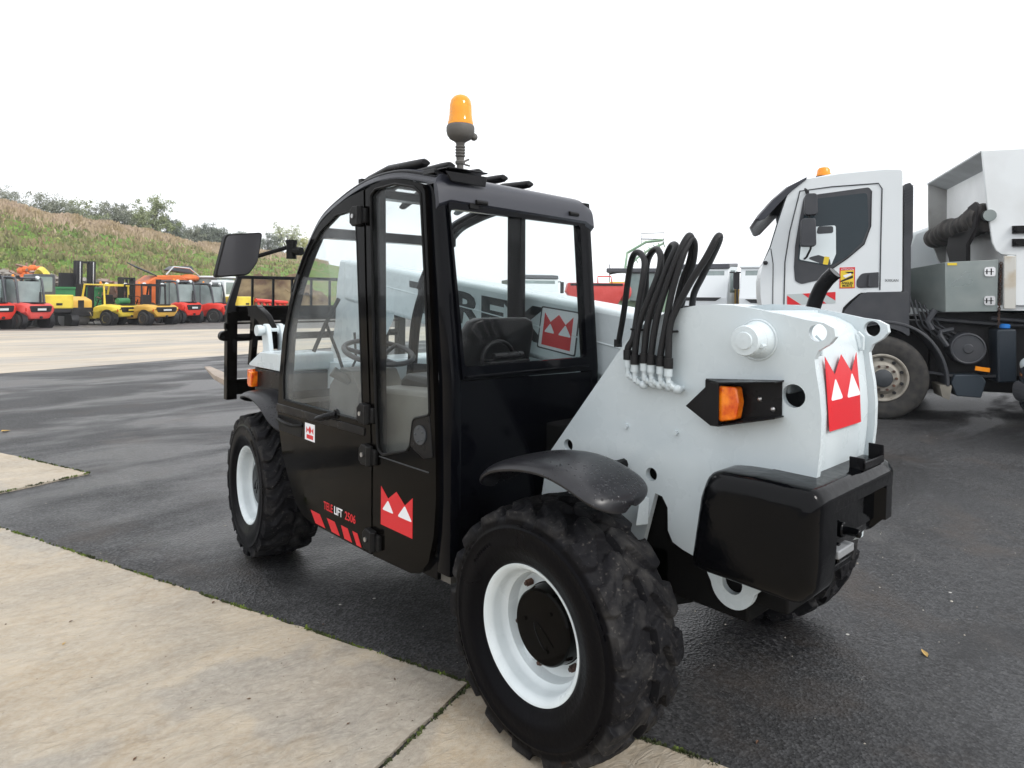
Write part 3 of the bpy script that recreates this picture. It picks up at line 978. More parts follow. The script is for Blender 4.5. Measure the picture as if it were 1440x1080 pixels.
def tyre_mat():
    m = mat('worn_tread_rubber', (0.012, 0.012, 0.013), 0.6)
    nt = m.node_tree
    b_ = nt.nodes['Principled BSDF']
    tc = nt.nodes.new('ShaderNodeTexCoord')
    sep = nt.nodes.new('ShaderNodeSeparateXYZ')
    nt.links.new(tc.outputs['Object'], sep.inputs[0])
    ln = nt.nodes.new('ShaderNodeVectorMath'); ln.operation = 'LENGTH'
    cb = nt.nodes.new('ShaderNodeCombineXYZ')
    nt.links.new(sep.outputs['Y'], cb.inputs['Y']); nt.links.new(sep.outputs['Z'], cb.inputs['Z'])
    nt.links.new(cb.outputs[0], ln.inputs[0])
    tread = maprange(nt, ln.outputs['Value'], .366, .376, 0, 1)
    n1 = node(nt, 'ShaderNodeTexNoise', Scale=9.0, Detail=7.0, Roughness=.65)
    nt.links.new(tc.outputs['Object'], n1.inputs['Vector'])
    dust = maprange(nt, n1.outputs['Fac'], .50, .72, 0, .75)
    c = mixc(nt, dust, (0.010, 0.010, 0.0115), (0.052, 0.050, 0.048))
    n2 = node(nt, 'ShaderNodeTexNoise', Scale=5.0, Detail=3.0)
    nt.links.new(tc.outputs['Object'], n2.inputs['Vector'])
    mud = maprange(nt, n2.outputs['Fac'], .71, .76, 0, .6)
    c = mixc(nt, mud, c, (0.11, 0.055, 0.022))
    n4 = node(nt, 'ShaderNodeTexNoise', Scale=60.0, Detail=4.0, Roughness=.7)
    nt.links.new(tc.outputs['Object'], n4.inputs['Vector'])
    scr = maprange(nt, n4.outputs['Fac'], .60, .68, 0, .5)
    c = mixc(nt, scr, c, (0.12, 0.11, 0.10))
    c = mixc(nt, tread, (0.0022, 0.0022, 0.0032), c)
    b_.inputs['IOR'].default_value = 1.16
    nt.links.new(c, b_.inputs['Base Color'])
    n5 = node(nt, 'ShaderNodeTexNoise', Scale=4.0, Detail=5.0)
    nt.links.new(tc.outputs['Object'], n5.inputs['Vector'])
    side = maprange(nt, n5.outputs['Fac'], .35, .65, .26, .42)
    mx = nt.nodes.new('ShaderNodeMix')
    nt.links.new(tread, mx.inputs[0]); nt.links.new(side, mx.inputs[2]); mx.inputs[3].default_value = .55
    nt.links.new(mx.outputs[0], b_.inputs['Roughness'])
    n3 = node(nt, 'ShaderNodeTexNoise', Scale=70.0, Detail=5.0)
    nt.links.new(tc.outputs['Object'], n3.inputs['Vector'])
    bp = nt.nodes.new('ShaderNodeBump')
    bp.inputs['Strength'].default_value = .45
    bp.inputs['Distance'].default_value = .003
    nt.links.new(n3.outputs['Fac'], bp.inputs['Height'])
    nt.links.new(bp.outputs['Normal'], b_.inputs['Normal'])
    return m
M['tyre_big'] = tyre_mat()

def make_wheel():
    w = MB()
    # hub drum (the wheel's own dark planetary hub)
    w.lathe([(.06, .16), (.0, .16), (-.005, .150), (-.012, .132), (-.064, .125), (-.070, .119), (-.072, .080), (-.0725, .04), (-.0725, .001)], n=64)
    w.tube([(-.0730, .030 * math.cos(t * .35), -.02 + .06 * math.sin(t * .5) - t * .004) for t in range(-4, 8)], .0022, 5)
    for q in range(3):
        a = q * 2.1 + .7
        w.cyl((-.074, .075 * math.cos(a), .075 * math.sin(a)), .006, .006, n=8)
    root = w.build('wheel', M['black'], TH, ang=30)
    t = MB()
    v, f = tyre_mesh()
    t.add(v, f)
    # embossed sidewall text-like ribs and shoulder ticks
    for q in range(72):
        a = q * 2 * PI / 72
        if (q % 12) in (0, 1, 2, 3):
            cx, cy = .352 * math.cos(a), .352 * math.sin(a)
            t.obox((-.1505, cx, cy), (.003, .003, .018), (a, 0, 0))
    for q in range(9):
        a = 1.20 + q * .045
        t.obox((-.1535, .305 * math.cos(a), .305 * math.sin(a)), (.0022, .0035 + .003 * (q % 3), .011), (a + PI / 2, 0, 0))
    t.build('tyre', 'tyre_big', root, ang=60)
    r = MB()
    r.lathe([(-.112, .200), (-.122, .2115), (-.1285, .2215), (-.1305, .2235), (-.1330, .2225), (-.1325, .2185), (-.126, .2085), (-.114, .1985), (-.105, .1965), (-.080, .1945), (-.066, .190), (-.056, .179),
             (-.030, .176), (-.018, .170), (-.010, .150), (-.012, .120), (-.012, .118), (.02, .118), (.03, .19), (.11, .2), (.13, .22)], n=96)
    # round boss for the valve
    r.tube([(-.012, .118 + .030, -.05), (-.030, .150, -.052), (-.034, .150, -.052)], [.030, .030, .020], 16)
    r.build('rim', M['rimpaint'], root, ang=40)
    for q in range(6):
        a = q * PI / 3 + .35
        nb = MB()
        nb.cyl((-.024, .150 * math.cos(a), .150 * math.sin(a)), .0125, .022, n=6)
        nb.cyl((-.038, .150 * math.cos(a), .150 * math.sin(a)), .007, .012, n=10)
        nb.build('wheel_nut', 'rust', root)
    return root
M['rimpaint'] = mat('white_rim_paint', (0.70, 0.76, 0.78), 0.30, coat=.2, var=(0.60, 0.66, 0.68), vscale=7, rvar=.08)
wheel0 = make_wheel()
wheel0.location = (-.745, 0, .414)
wheel0.rotation_euler = (-.6, 0, 0)
for loc, rz, rx in (((-.745, 2.31, .414), math.radians(-6), .8), ((.745, 0, .414), PI, .3), ((.745, 2.31, .414), PI - math.radians(6), 1.3)):
    w = copy_tree(wheel0, TH)
    w.location = loc
    w.rotation_euler = (rx, 0, rz)

# ---- axles and chassis
b = MB()
for y in (0, 2.31):
    b.tube([(-.62, y, .41), (-.35, y, .41), (-.2, y, .42), (0, y, .42), (.2, y, .42), (.35, y, .41), (.62, y, .41)], [.10, .085, .12, .16, .12, .085, .10], 16)
    for s in (-1, 1):
        b.sphere((s * .55, y, .41), .13, 16, 10, (.8, 1, 1.2))
b.build('axle', 'void', TH)
b = MB()
b.box(-.34, .04, -.62, 2.6, .52, .98)
b.box(-.36, .34, -.2, 2.2, .40, .62)
b.box(.04, .34, -.5, 2.4, .45, .95)
b.build('chassis', 'void', TH, bevel=.01)

XP = -.40
left_out = [(.376, .861), (-.023, 1.357), (-.10, 1.421), (-.17, 1.458), (-.238, 1.481), (-.31, 1.495), (-.377, 1.501), (-.46, 1.499), (-.529, 1.490), (-.62, 1.474), (-.70, 1.458),
            (-.748, 1.452), (-.778, 1.437), (-.782, 1.412), (-.765, 1.390), (-.733, 1.368), (-.722, 1.342), (-.726, 1.31), (-.738, 1.24), (-.744, 1.17), (-.742, 1.09), (-.733, 1.0), (-.725, .94), (-.70, .70), (-.60, .64)]
left_out += [(-.462 + .078 * math.cos(math.radians(a)), .590 + .082 * math.sin(math.radians(a))) for a in range(190, 351, 10)]
left_out += [(-.365, .612), (-.32, .640), (-.275, .650), (-.235, .665), (-.215, .70), (-.213, .78), (-.190, .815), (-.16, .82), (-.10, .60), (.10, .52), (.408, .60), (.408, .691)]
holes = [circ((.261, .922), .024), circ((-.143, .884), .024), circ((-.731, 1.422), .0265), circ((-.660, 1.226), .036), circ((-.462, .592), .036)]
plate('chassis_side_plate', left_out, holes, .024, lambda u, v, w: (XP + .012 + w, u, v), 'grey', TH, .003)
XR = .062
plate('chassis_side_plate', [(p[0] if p[0] > -.3 else p[0], p[1]) for p in left_out], [circ((-.731, 1.422), .0265), circ((-.660, 1.226), .036)], .024, lambda u, v, w: (XR - .012 + w, u, v), 'grey', TH, .003)
# curved tail panel between the plates
tp = [(-.55, 1.474), (-.62, 1.458), (-.665, 1.435), (-.690, 1.405), (-.698, 1.375), (-.704, 1.34), (-.716, 1.24), (-.721, 1.17), (-.719, 1.09), (-.710, 1.0), (-.702, .93)]
b = MB()
b.strip(list(reversed(tp)), XP + .024, XR - .024, .008)
tail = b.build('tail_panel', 'grey', TH, ang=60)
b = MB()
b.strip([(-.06, 1.40), (-.2, 1.44), (-.38, 1.470), (-.55, 1.474)], XP + .024, XR - .024, .008)
b.box(XP + .024, XR - .024, -.06, -.04, 1.0, 1.40)
b.build('top_cover', 'grey', TH, ang=60)
b = MB()
for x in (-.335, .0):
    b.tube([(x, -.706, 1.352), (x, -.715, 1.352), (x, -.716, 1.395), (x, -.700, 1.41)], .006, 6)
b.build('panel_catch', 'grey', TH)
# crown sign helper (a plain red crown-edged sticker with two white rounded triangles)
def crown(u0, u1, v0, v1, fn, parent, name='crown_sticker', th=.0012):
    """u 0..1 left to right, v 0..1 bottom to top"""
    m = lambda u, v, w: fn(lerp(u0, u1, u), lerp(v0, v1, v), w)
    out = [(0, 0), (1, 0), (1, 1), (.765, .74), (.50, 1.0), (.235, .74), (0, 1)]
    w1 = rpoly([(.045, .405), (.42, .405), (.235, .70)], .03, 4)
    w2 = rpoly([(.54, .395), (.995, .395), (.765, .735)], .032, 4)
    plate(name, out, [w1, w2], th, lambda u, v, w: m(u, v, w), 'red', parent, .0001)
    for q in (w1, w2):
        plate(name, q, [], th, lambda u, v, w: m(u, v, w), 'white', parent, .0001)
def tail_fn(x, z, w):
    for (ya, za), (yb, zb) in zip(tp, tp[1:]):
        if z <= za and z >= zb:
            t = (z - za) / (zb - za)
            return (x, lerp(ya, yb, t) - .0105 + w, z)
    return (x, -.72, z)
crown(-.306, -.052, 1.115, 1.345, tail_fn, tail)

# pins, bosses, bolts on the plate
b = MB()
b.lathe([(.0, .062), (-.02, .054), (-.032, .050), (-.035, .046)], (XP, -.542, 1.391), 'x', 40)
b.lathe([(-.02, .048), (-.078, .048), (-.084, .045), (-.085, .028), (-.090, .026), (-.091, .001)], (XP, -.542, 1.391), 'x', 40)
for dy, dz in ((.052, .006), (-.048, -.014)):
    b.cyl((XP - .06, -.542 + dy, 1.391 + dz), .007, .024, n=8)
b.build('boom_pivot_pin', 'grey', TH, ang=30)
for (y, z) in ((-.030, 1.042), (-.246, 1.051)):
    b = MB()
    b.cyl((XP - .004, y, z), .010, .012, n=6)
    b.build('bolt', 'grey', TH)
b = MB()
b.add([(XP, -.135, .70), (XP, -.085, .70), (XP, -.09, .80), (XP, -.135, .80), (XP - .05, -.11, .70), (XP - .014, -.105, .80)], [(0, 1, 2, 3), (0, 4, 5, 3), (1, 4, 5, 2), (3, 2, 5), (0, 1, 4)])
b.build('plate_gusset', 'grey', TH, bevel=.004)
b = MB()
b.tube([(XP - .001, -.542 + .063 * math.cos(q * PI / 16), 1.391 + .063 * math.sin(q * PI / 16)) for q in range(32)], .0045, 6, closed=True)
b.build('weld_bead', 'grey', TH, ang=80)
b = MB()
b.tube([(XR - .02, y - .003, z) for y, z in tp[3:]], .004, 6)
b.build('weld_bead', 'grey', TH, ang=80)
b = MB()
b.tube([(XP + .022, y - .002, z) for y, z in tp[3:]], .004, 6)
b.build('weld_bead', 'grey', TH, ang=80)

b = MB()
b.lathe([(.0, .06), (.05, .06), (.052, .001)], (XR, -.542, 1.391), 'x', 32)
b.build('pivot_boss', 'grey', TH)
# indicator lamp bracket on the left plate
b = MB()
b.prism([(-.322, 1.160), (-.412, 1.247), (-.443, 1.247), (-.443, 1.108), (-.415, 1.107)], XP - .062, XP - .058)
for z_, e_ in ((1.247, .028), (1.108, .050)):
    b.add([(XP - .062, -.30 - .143, z_), (XP - .062, -.630, z_ + (e_ if z_ < 1.2 else .020)), (XP, -.630, z_ + (e_ if z_ < 1.2 else .020)), (XP, -.36, z_), (XP - .062, -.443, z_ + .004), (XP - .062, -.630, z_ + .004 + (e_ if z_ < 1.2 else .020)), (XP, -.630, z_ + .004 + (e_ if z_ < 1.2 else .020)), (XP, -.36, z_ + .004)], [(0, 1, 2, 3), (4, 7, 6, 5), (0, 4, 5, 1), (1, 5, 6, 2), (2, 6, 7, 3), (3, 7, 4, 0)])
b.prism([(-.36, 1.112), (-.625, 1.158), (-.625, 1.268), (-.36, 1.247)], XP - .004, XP - .001)
lb = b.build('lamp_bracket', 'black2', TH)
b = MB()
b.prism(rpoly([(-.434, 1.120), (-.496, 1.136), (-.506, 1.19), (-.498, 1.240), (-.434, 1.238)], .012), XP - .052, XP - .010)
b.build('indicator_lens', 'amberlens', lb, bevel=.008)
b = MB()
for (y, z) in ((-.555, 1.205), (-.598, 1.178)):
    b.sphere((XP - .006, y, z), .008, 10, 6)
b.build('screw', 'steel', lb)

M['alu_like'] = mat('scuffed_hitch_grey', (.22, .23, .24), .4)
# ---- counterweight
def cw_ring(x, k=0.0, d=0.0, zb=.655, yf=-.392):
    """side profile of the weight at x: k inset, d depth of the tail recess, zb bottom height"""
    zc = .66 + k
    zr = .905 - k
    P_ = [(yf - k, max(zb, .66) + k), (yf - .033 - k, .90 - k), (yf - .063 - k, .985 - k), (-.60, .992 - k), (-.785 + k, .990 - k), (-.805 + k, .955 - k), (-.803 + k, .912 - k), (-.802 + k + d, .905 - k),
          (-.800 + k + d, .80), (-.790 + k + d * .9, zb + .05 + k), (-.745 + k, zb + k)]
    R_l = [.03, .08, .07, .0, .035, .03, .008, .008, .0, .06, .05]
    return [(x, y, z) for y, z in rpoly(P_, R_l, 4, True)]
b = MB()
rgs = []
for i in range(7):
    a_ = PI / 2 * i / 6
    rgs.append(cw_ring(-.570 + .055 * (1 - math.sin(a_)) * 0 + .055 * (1 - math.cos(PI / 2 - a_)) * 0 + .055 * (1 - math.cos(a_)), .055 * (1 - math.sin(a_))))
rgs += [cw_ring(-.46), cw_ring(-.425), cw_ring(-.415, 0, .034, .70), cw_ring(-.36, 0, .034, .715, -.55), cw_ring(-.20, 0, .034, .735, -.55), cw_ring(-.05, 0, .034, .75, -.55), cw_ring(-.035, 0, .034, .75, -.45), cw_ring(-.025, 0, 0, .75, -.45), cw_ring(.025, 0, 0, .76, -.45)]
for i in range(1, 5):
    a_ = PI / 2 * i / 4
    rgs.append(cw_ring(.025 + .022 * math.sin(a_), .022 * (1 - math.cos(a_)), 0, .76, -.45))
b.loft(rgs)
cwo = b.build('counterweight', 'cw', TH, ang=38)
b = MB()
b.cyl((-.325, -.80, .832), .013, .06, ax='y', n=12)
b.cyl((-.325, -.775, .832), .024, .02, ax='y', n=16)
b.box(-.41, -.27, -.785, -.72, .725, .745)
b.box(-.37, -.35, -.785, -.76, .745, .80)
b.build('tow_hitch', 'cw', cwo, bevel=.004)
b = MB()
b.prism([(-.415, .795), (-.30, .795), (-.30, .770), (-.415, .770)], -.803, -.775, ax='y')
b.build('hitch_plate', 'alu_like', cwo, bevel=.004)
b = MB()
b.box(-.19, -.02, -.792, -.785, .989, 1.012); b.box(-.19, -.183, -.792, -.745, .989, 1.025); b.box(-.027, -.02, -.792, -.745, .989, 1.045)
b.box(-.19, -.02, -.79, -.745, .986, .992)
b.build('plate_holder', 'black2', TH, bevel=.002)
# dark lower belly pieces behind the rear wheel
b = MB()
b.tube([(-.30, -.20, .72), (-.30, -.26, .60), (-.30, -.36, .55)], .05, 10)
b.box(-.36, .05, -.50, .3, .46, .80)
b.box(-.55, -.40, -.16, .16, .42, .60)
b.build('rear_frame', 'void', TH, bevel=.01)

# ---- mudguards: curved moulded sheets
def mudguard(name, prof, xo, xi, lip, crown_h, parent, th=.014):
    """moulded leaf shaped sheet; prof (y,z) along the length; xo outer x, xi inner x"""
    n, mN = len(prof), 14
    top, bot = [], []
    xm, hwid = (xo + xi) / 2, (xo - xi) / 2
    for i, (y, z) in enumerate(prof):
        t = i / (n - 1)
        e = min(t, 1 - t) / .26
        wsc = 1 if e >= 1 else max(.12, math.sqrt(max(0, 1 - (1 - e) ** 2.4)))
        ra, rb = [], []
        for j in range(mN + 1):
            s = -1 + 2 * j / mN          # -1 inner, +1 outer
            x = xm + hwid * s * wsc
            dz = -lip * max(0, abs(s) - .70) / .30 * max(0, abs(s) - .70) / .30 * (1 if s > 0 else .4) + crown_h * (1 - s * s) - .018 * (1 - wsc)
            ra.append((x, y, z + dz))
            rb.append((x * 1.0 - (.010 * (1 if hwid * s > 0 else -1) if abs(s) > .85 else 0), y, z + dz - th))
        top.append(ra); bot.append(rb)
    mb = MB()
    mb.loft([ra + list(reversed(rb)) for ra, rb in zip(top, bot)], True)
    return mb.build(name, 'fender', parent, ang=80, sub=1)
def sm(P, n=22):
    """catmull-rom through (y,z)"""
    out = []
    Q = [P[0]] + list(P) + [P[-1]]
    seg = len(P) - 1
    for i in range(n + 1):
        f = i / n * seg
        k = min(int(f), seg - 1)
        t = f - k
        p0, p1, p2, p3 = Q[k], Q[k + 1], Q[k + 2], Q[k + 3]
        out.append(tuple(.5 * ((2 * p1[q]) + (-p0[q] + p2[q]) * t + (2 * p0[q] - 5 * p1[q] + 4 * p2[q] - p3[q]) * t * t + (-p0[q] + 3 * p1[q] - 3 * p2[q] + p3[q]) * t ** 3) for q in range(len(p0))))
    return out
rearp = sm([(.310, .850), (.272, .890), (.19, .935), (.08, .962), (-.03, .972), (-.12, .962), (-.20, .940), (-.26, .915), (-.30, .895)])
frontp = sm([(2.50, .905), (2.46, .930), (2.36, .945), (2.25, .935), (2.15, .90), (2.05, .84), (1.97, .78)])
mudguard('mudguard', rearp, -.885, -.565, .022, .010, TH)
mudguard('mudguard', frontp, -.885, -.62, .020, .010, TH)
mudguard('mudguard', rearp, .885, .565, .022, .010, TH)
mudguard('mudguard', frontp, .885, .62, .020, .010, TH)
b = MB()
b.tube([(-.72, -.02, .955), (-.6, -.02, .94), (-.45, -.02, .90), (-.40, -.02, .90)], .02, 8)
b.build('mudguard_bracket', 'matte', TH)

# ---- right hand engine bay
b = MB()
b.prism(rpoly([(.0, .62), (.0, 1.34), (.05, 1.42), (.35, 1.40), (1.35, 1.22), (1.35, .62)], .05), .34, .86)
b.build('engine_hood', 'grey', TH, bevel=.03, bseg=3)
b = MB()
b.tube([(.50, .02, 1.30), (.50, -.20, 1.32), (.50, -.31, 1.36), (.50, -.335, 1.483), (.50, -.350, 1.53), (.50, -.368, 1.57), (.50, -.395, 1.606), (.50, -.425, 1.634)], [.030] * 8, 20, caps=False)
b.tube([(.50, -.425, 1.634), (.50, -.395, 1.606), (.50, -.36, 1.55)], [.0265] * 3, 20, caps=True)
b.build('exhaust_pipe', 'black2', TH)
b = MB()
b.prism(rpoly([(.10, 1.30), (.22, 1.46), (-.10, 1.497), (-.34, 1.485), (-.45, 1.40)], .05), .12, .36)
b.build('boom_hood', 'grey', TH, bevel=.025, bseg=3)
# ================================================================ CAB
XL, XRc = -.86, .0
PROF = sm([(1.94, .883), (1.935, 1.0), (1.922, 1.10), (1.890, 1.346), (1.822, 1.52), (1.734, 1.662), (1.614, 1.803), (1.484, 1.913), (1.296, 1.986), (1.125, 2.030), (.968, 2.050), (.80, 2.046), (.62, 2.012), (.545, 1.992)], 60)
def yr(x, z):
    """rear face of the cab, leaning a little"""
    t = (x - XL) / (XRc - XL)
    top = lerp(.548, .502, t)
    low = lerp(.435, .440, t)
    if z > 1.2:
        return lerp(low, top, (z - 1.2) / .77)
    return low
lowfront = [(1.94, .883), (1.905, .80), (1.857, .664), (1.769, .532), (1.697, .448), (1.614, .403), (1.507, .387), (1.30, .382), (.952, .388), (.787, .396), (.66, .405), (.60, .425), (.545, .48), (.515, .56)]
# curved side rails with the hoop over the roof
for s, (xa, xb) in ((0, (XL, XL + .055)), (1, (XRc - .055, XRc))):
    b = MB()
    b.strip(PROF if s == 0 else [(y, z - .060 * max(0, min(1, (1.45 - y) / .65))) for y, z in PROF], xa, xb, -.042)
    b.build('side_rail', 'frame', TH, bevel=.008, ang=40)
# roof skin: rounded edges, rear header
def roof_section(y, z, dz=0):
    pts = []
    for k in range(7):
        a = PI / 2 * k / 6
        pts.append((XL + .03 - .034 * math.cos(a), y, z - .034 + .034 * math.sin(a) + dz))
    for k in range(7):
        a = PI / 2 * (6 - k) / 6
        pts.append((XRc - .03 + .034 * math.cos(a), y, z - .034 + .034 * math.sin(a) + dz))
    return pts
rp = [p for p in PROF if p[0] < 1.75]
rings = []
for y, z in rp:
    a = roof_section(y, z, .006)
    c = [(p[0] * 1.0, p[1], p[2] - .016) for p in reversed(a)]
    rings.append(a + c)
b = MB()
# two side bands, leaving the glazed middle open
def band(x_in0, x_in1, flip):
    rg = []
    for y, z in [p for p in PROF if p[0] < 1.80]:
        z += .006 - (.060 * max(0, min(1, (1.45 - y) / .65)) if flip else .006 * 0)
        pts = []
        for k in range(6):
            a = PI / 2 * k / 5
            if not flip:
                pts.append((XL + .034 - .040 * math.cos(a), y, z - .040 + .040 * math.sin(a)))
            else:
                pts.append((XRc - .034 + .040 * math.cos(a), y, z - .040 + .040 * math.sin(a)))
        pts.append((x_in0, y, z))
        pts.append((x_in0, y, z - .012))
        pts.append((x_in1, y, z - .045))
        rg.append(pts)
    b.loft(rg, True)
band(XL + .075, XL + .006, False)
band(XRc - .075, XRc - .006, True)
# rear roof band and header, dark grey
hdr = sm([(.95, 2.056), (.80, 2.052), (.64, 2.023), (.575, 2.006), (.545, 1.985), (.530, 1.955), (.522, 1.90)], 18)
def hd_fn(x, y, z):
    t = (x - XL) / (XRc - XL)
    return (x, y - .046 * t * max(0, min(1, (.80 - y) / .25)), z - .030 * t * max(0, min(1, (.95 - y) / .3)))
nX = 16
rg = []
for i in range(nX + 1):
    x = lerp(XL - .004, XRc + .004, i / nX)
    e = min(i, nX - i) / nX * (XRc - XL)
    dz = -.022 * max(0, 1 - e / .04) ** 2
    outer = [hd_fn(x, y, z + dz) for y, z in hdr]
    inner = [hd_fn(x, y + .02, z - .02 + dz) for y, z in reversed(hdr)]
    rg.append(outer + inner)
b.loft(rg, True)
b.build('roof', 'roofgrey', TH, ang=50)
# glazed roof and windscreen following the same curve
b = MB()
b.strip([(y, z - .012) for y, z in PROF if y > .93], XL + .055, XRc - .055, -.005)
b.build('windscreen', M['foggy'], TH, ang=80)
b = MB()
b.box(XL + .03, XRc - .03, 1.47, 1.55, 1.80, 1.85)
b.box(XL + .03, XRc - .03, 1.08, 1.16, 1.965, 2.005)
b.build('roof_crossbar', 'frame', TH, bevel=.006)

# five guard slats standing over the roof
for i, x in enumerate((-.81, -.665, -.49, -.325, -.14)):
    b = MB()
    rr = .020
    y0, y1 = .69 + .018 * i, 1.22
    za = (2.066, 2.076, 2.072, 2.070, 2.066)[i]
    b.loft([[(x + rr * 1.1 * math.cos(q * PI / 6), y, z + rr * k * math.sin(q * PI / 6)) for q in range(12)] for y, z, k in ((y0 - .004, za, .5), (y0 + .006, za, .9), (y0 + .05, za, 1), (.95, 2.072, 1), (1.12, 2.044, 1), (1.30, 1.985, .9), (1.33, 1.97, .5))])
    b.box(x - .01, x + .01, y0 + .10, y0 + .13, 2.0, za)
    b.build('guard_slat', 'black2', TH, ang=60)
b = MB()
b.box(XL + .02, XRc - .02, 1.14, 1.17, 2.032, 2.052)
b.build('slat_carrier', 'black2', TH)

# left side: door and rear quarter panel
DX = XL - .010
LF = lambda u, v, w: (DX + w, u, v)
door_out = [(1.052, 1.985), (1.2, 1.962), (1.3, 1.935), (1.46, 1.865), (1.59, 1.755), (1.70, 1.615), (1.79, 1.45), (1.857, 1.31), (1.897, 1.08), (1.912, .89), (1.890, .80), (1.845, .672), (1.758, .545), (1.690, .462), (1.610, .415), (1.507, .400), (.962, .402), (.966, .8), (.988, 1.07), (1.030, 1.57)]
dglass = rpoly([(1.842, .965), (1.848, 1.08), (1.808, 1.33), (1.765, 1.45), (1.68, 1.60), (1.575, 1.725), (1.455, 1.825), (1.30, 1.893), (1.125, 1.905), (1.105, 1.761), (1.067, 1.315), (1.040, .965)], .012, 2)
door = plate('door', door_out, [dglass], .026, LF, 'black', TH, .004)
b = MB()
b.prism(dglass, DX - .004, DX + .001)
b.build('door_window', M['foggy'], door)
b = MB()
b.prism(rpoly([(1.915, .940), (1.920, .897), (1.02, .905), (1.018, .940)], .01, 2), DX - .018, DX - .012)
b.build('door_rail', 'black2', door, bevel=.003)
quart_out = [(1.036, 1.985), (.97, 2.000), (.90, 2.008), (.80, 2.005), (.70, 1.985), (.61, 1.960), (.590, 1.93), (.556, 1.566), (.520, 1.15), (.505, .90), (.500, .744), (.513, .60), (.545, .49), (.60, .432), (.66, .413), (.948, .402), (.952, .8), (.973, 1.07), (1.014, 1.57)]
qglass = rpoly([(.990, 1.955), (.950, 1.978), (.80, 1.983), (.665, 1.955), (.618, 1.925), (.582, 1.566), (.545, 1.06), (.655, 1.03), (.675, .92), (.700, .895), (.875, .848), (.915, .865), (.935, 1.05), (.962, 1.45)], [.02, .02, .0, .02, .02, 0, .02, .03, .03, .02, .03, .03, 0, 0], 3)
quart = plate('quarter_panel', quart_out, [qglass], .026, LF, 'black', TH, .004)
b = MB()
b.prism(qglass, DX - .002, DX + .003)
b.build('quarter_window', M['glass'], quart)
# rubber seal round the quarter window
b = MB()
b.tube([(DX - .013, p[0], p[1]) for p in qglass], .006, 6, closed=True)
b.build('window_seal', 'matte', quart)
b = MB()
b.tube([(DX - .012, p[0], p[1]) for p in dglass], .004, 6, closed=True)
b.build('window_seal', 'matte', door)
b = MB()
b.prism(rpoly([(.655, 1.03), (.545, 1.06), (.52, .90), (.58, .885), (.675, .92)], .01), DX - .016, DX - .012)
lk = b.build('lock_plate', 'black2', quart, bevel=.003)
b = MB()
b.cyl((DX - .018, .60, .975), .038, .010, n=28)
for q in range(5):
    b.sphere((DX - .024, .60 + .026 * math.cos(q * 1.256), .975 + .026 * math.sin(q * 1.256)), .0045, 8, 5)
b.build('lock_disc', 'dkgrey', lk)
b = MB()
b.box(DX - .017, DX - .0135, .545, .90, .836, .840)
b.build('trim_strip', 'dkgrey', quart)
# hinges
for z, y, big in ((1.871, 1.082, 1), (1.006, 1.006, 1), (.831, .985, 1.05), (.474, .950, 1.05)):
    b = MB()
    b.prism(rpoly([(y + .045, z + .022), (y + .022, z + .045), (y - .03, z + .04), (y - .03, z - .04), (y + .020, z - .045), (y + .045, z - .028)], .008), DX - .040, DX - .012)
    b.cyl((DX - .032, y - .032, z), .016, .085, ax='z', n=16)
    b.box(DX - .030, DX - .012, y - .072, y - .03, z - .034, z + .030)
    h = b.build('hinge', 'matte', door, bevel=.004)
    b = MB()
    b.cyl((DX - .042, y + .012, z), .010, .008, n=14)
    b.build('hinge_bolt', 'steel', h)
# glass catch knob and door handle
b = MB()
b.tube([(DX - .006, 1.285, .962), (DX - .014, 1.285, .962)], [.028, .024], 20)
b.tube([(DX - .012, 1.285, .962), (DX - .03, 1.30, .958), (DX - .055, 1.345, .944), (DX - .06, 1.385, .934)], [.017, .016, .015, .011], 14)
b.build('window_latch', 'black2', door)
b = MB()
b.tube([(DX - .013, 1.905, .872), (DX - .035, 1.86, .866), (DX - .042, 1.77, .858), (DX - .040, 1.68, .856), (DX - .013, 1.625, .860)], [.007, .009, .010, .009, .007], 10)
b.prism(rpoly([(1.90, .885), (1.62, .88), (1.63, .80), (1.88, .80)], .02), DX - .0145, DX - .0125)
b.build('door_handle', 'matte', door)

# stickers on the door
SF = lambda y, z, w: (DX - .0137 + w, y, z)
b = MB()
b.prism([(1.590, .883), (1.487, .884), (1.486, .799), (1.590, .800)], DX - .0142, DX - .0130)
st = b.build('crown_sticker', 'white', door)
b = MB()
for pts in ([(1.570, .828), (1.502, .828), (1.502, .808), (1.570, .808)], [(1.574, .866), (1.556, .850), (1.574, .834)], [(1.536, .872), (1.556, .851), (1.536, .832), (1.518, .851)], [(1.500, .866), (1.518, .850), (1.500, .834)]):
    b.prism(pts, DX - .0150, DX - .0143)
b.build('crown_mark', 'red', st)
crown(.885, .653, .553, .715, SF, quart)
for i, (a, bb, c, d) in enumerate([(1.522, 1.428, 1.372, 1.470), (1.357, 1.282, 1.232, 1.308), (1.222, 1.162, 1.122, 1.189), (1.120, 1.077, 1.040, 1.082)]):
    b = MB()
    b.prism([(a, .463), (bb, .463), (c, .410), (d, .410)], DX - .0142, DX - .0130)
    b.build('warning_stripe', 'red', door)
tf = lambda x, y, z: (DX - .0138 - z, 1.388 - x, .500 + y)
text('model_lettering', 'TELE', .052, tf, 'red', door, sx=.80, bold=.0006)
text('model_lettering', 'LIFT', .052, lambda x, y, z: (DX - .0138 - z, 1.388 - .100 - x, .500 + y), 'white', door, sx=.82, bold=.0006)
text('model_lettering', '2506', .052, lambda x, y, z: (DX - .0138 - z, 1.388 - .200 - x, .500 + y), 'red', door, sx=.92, bold=.0006)

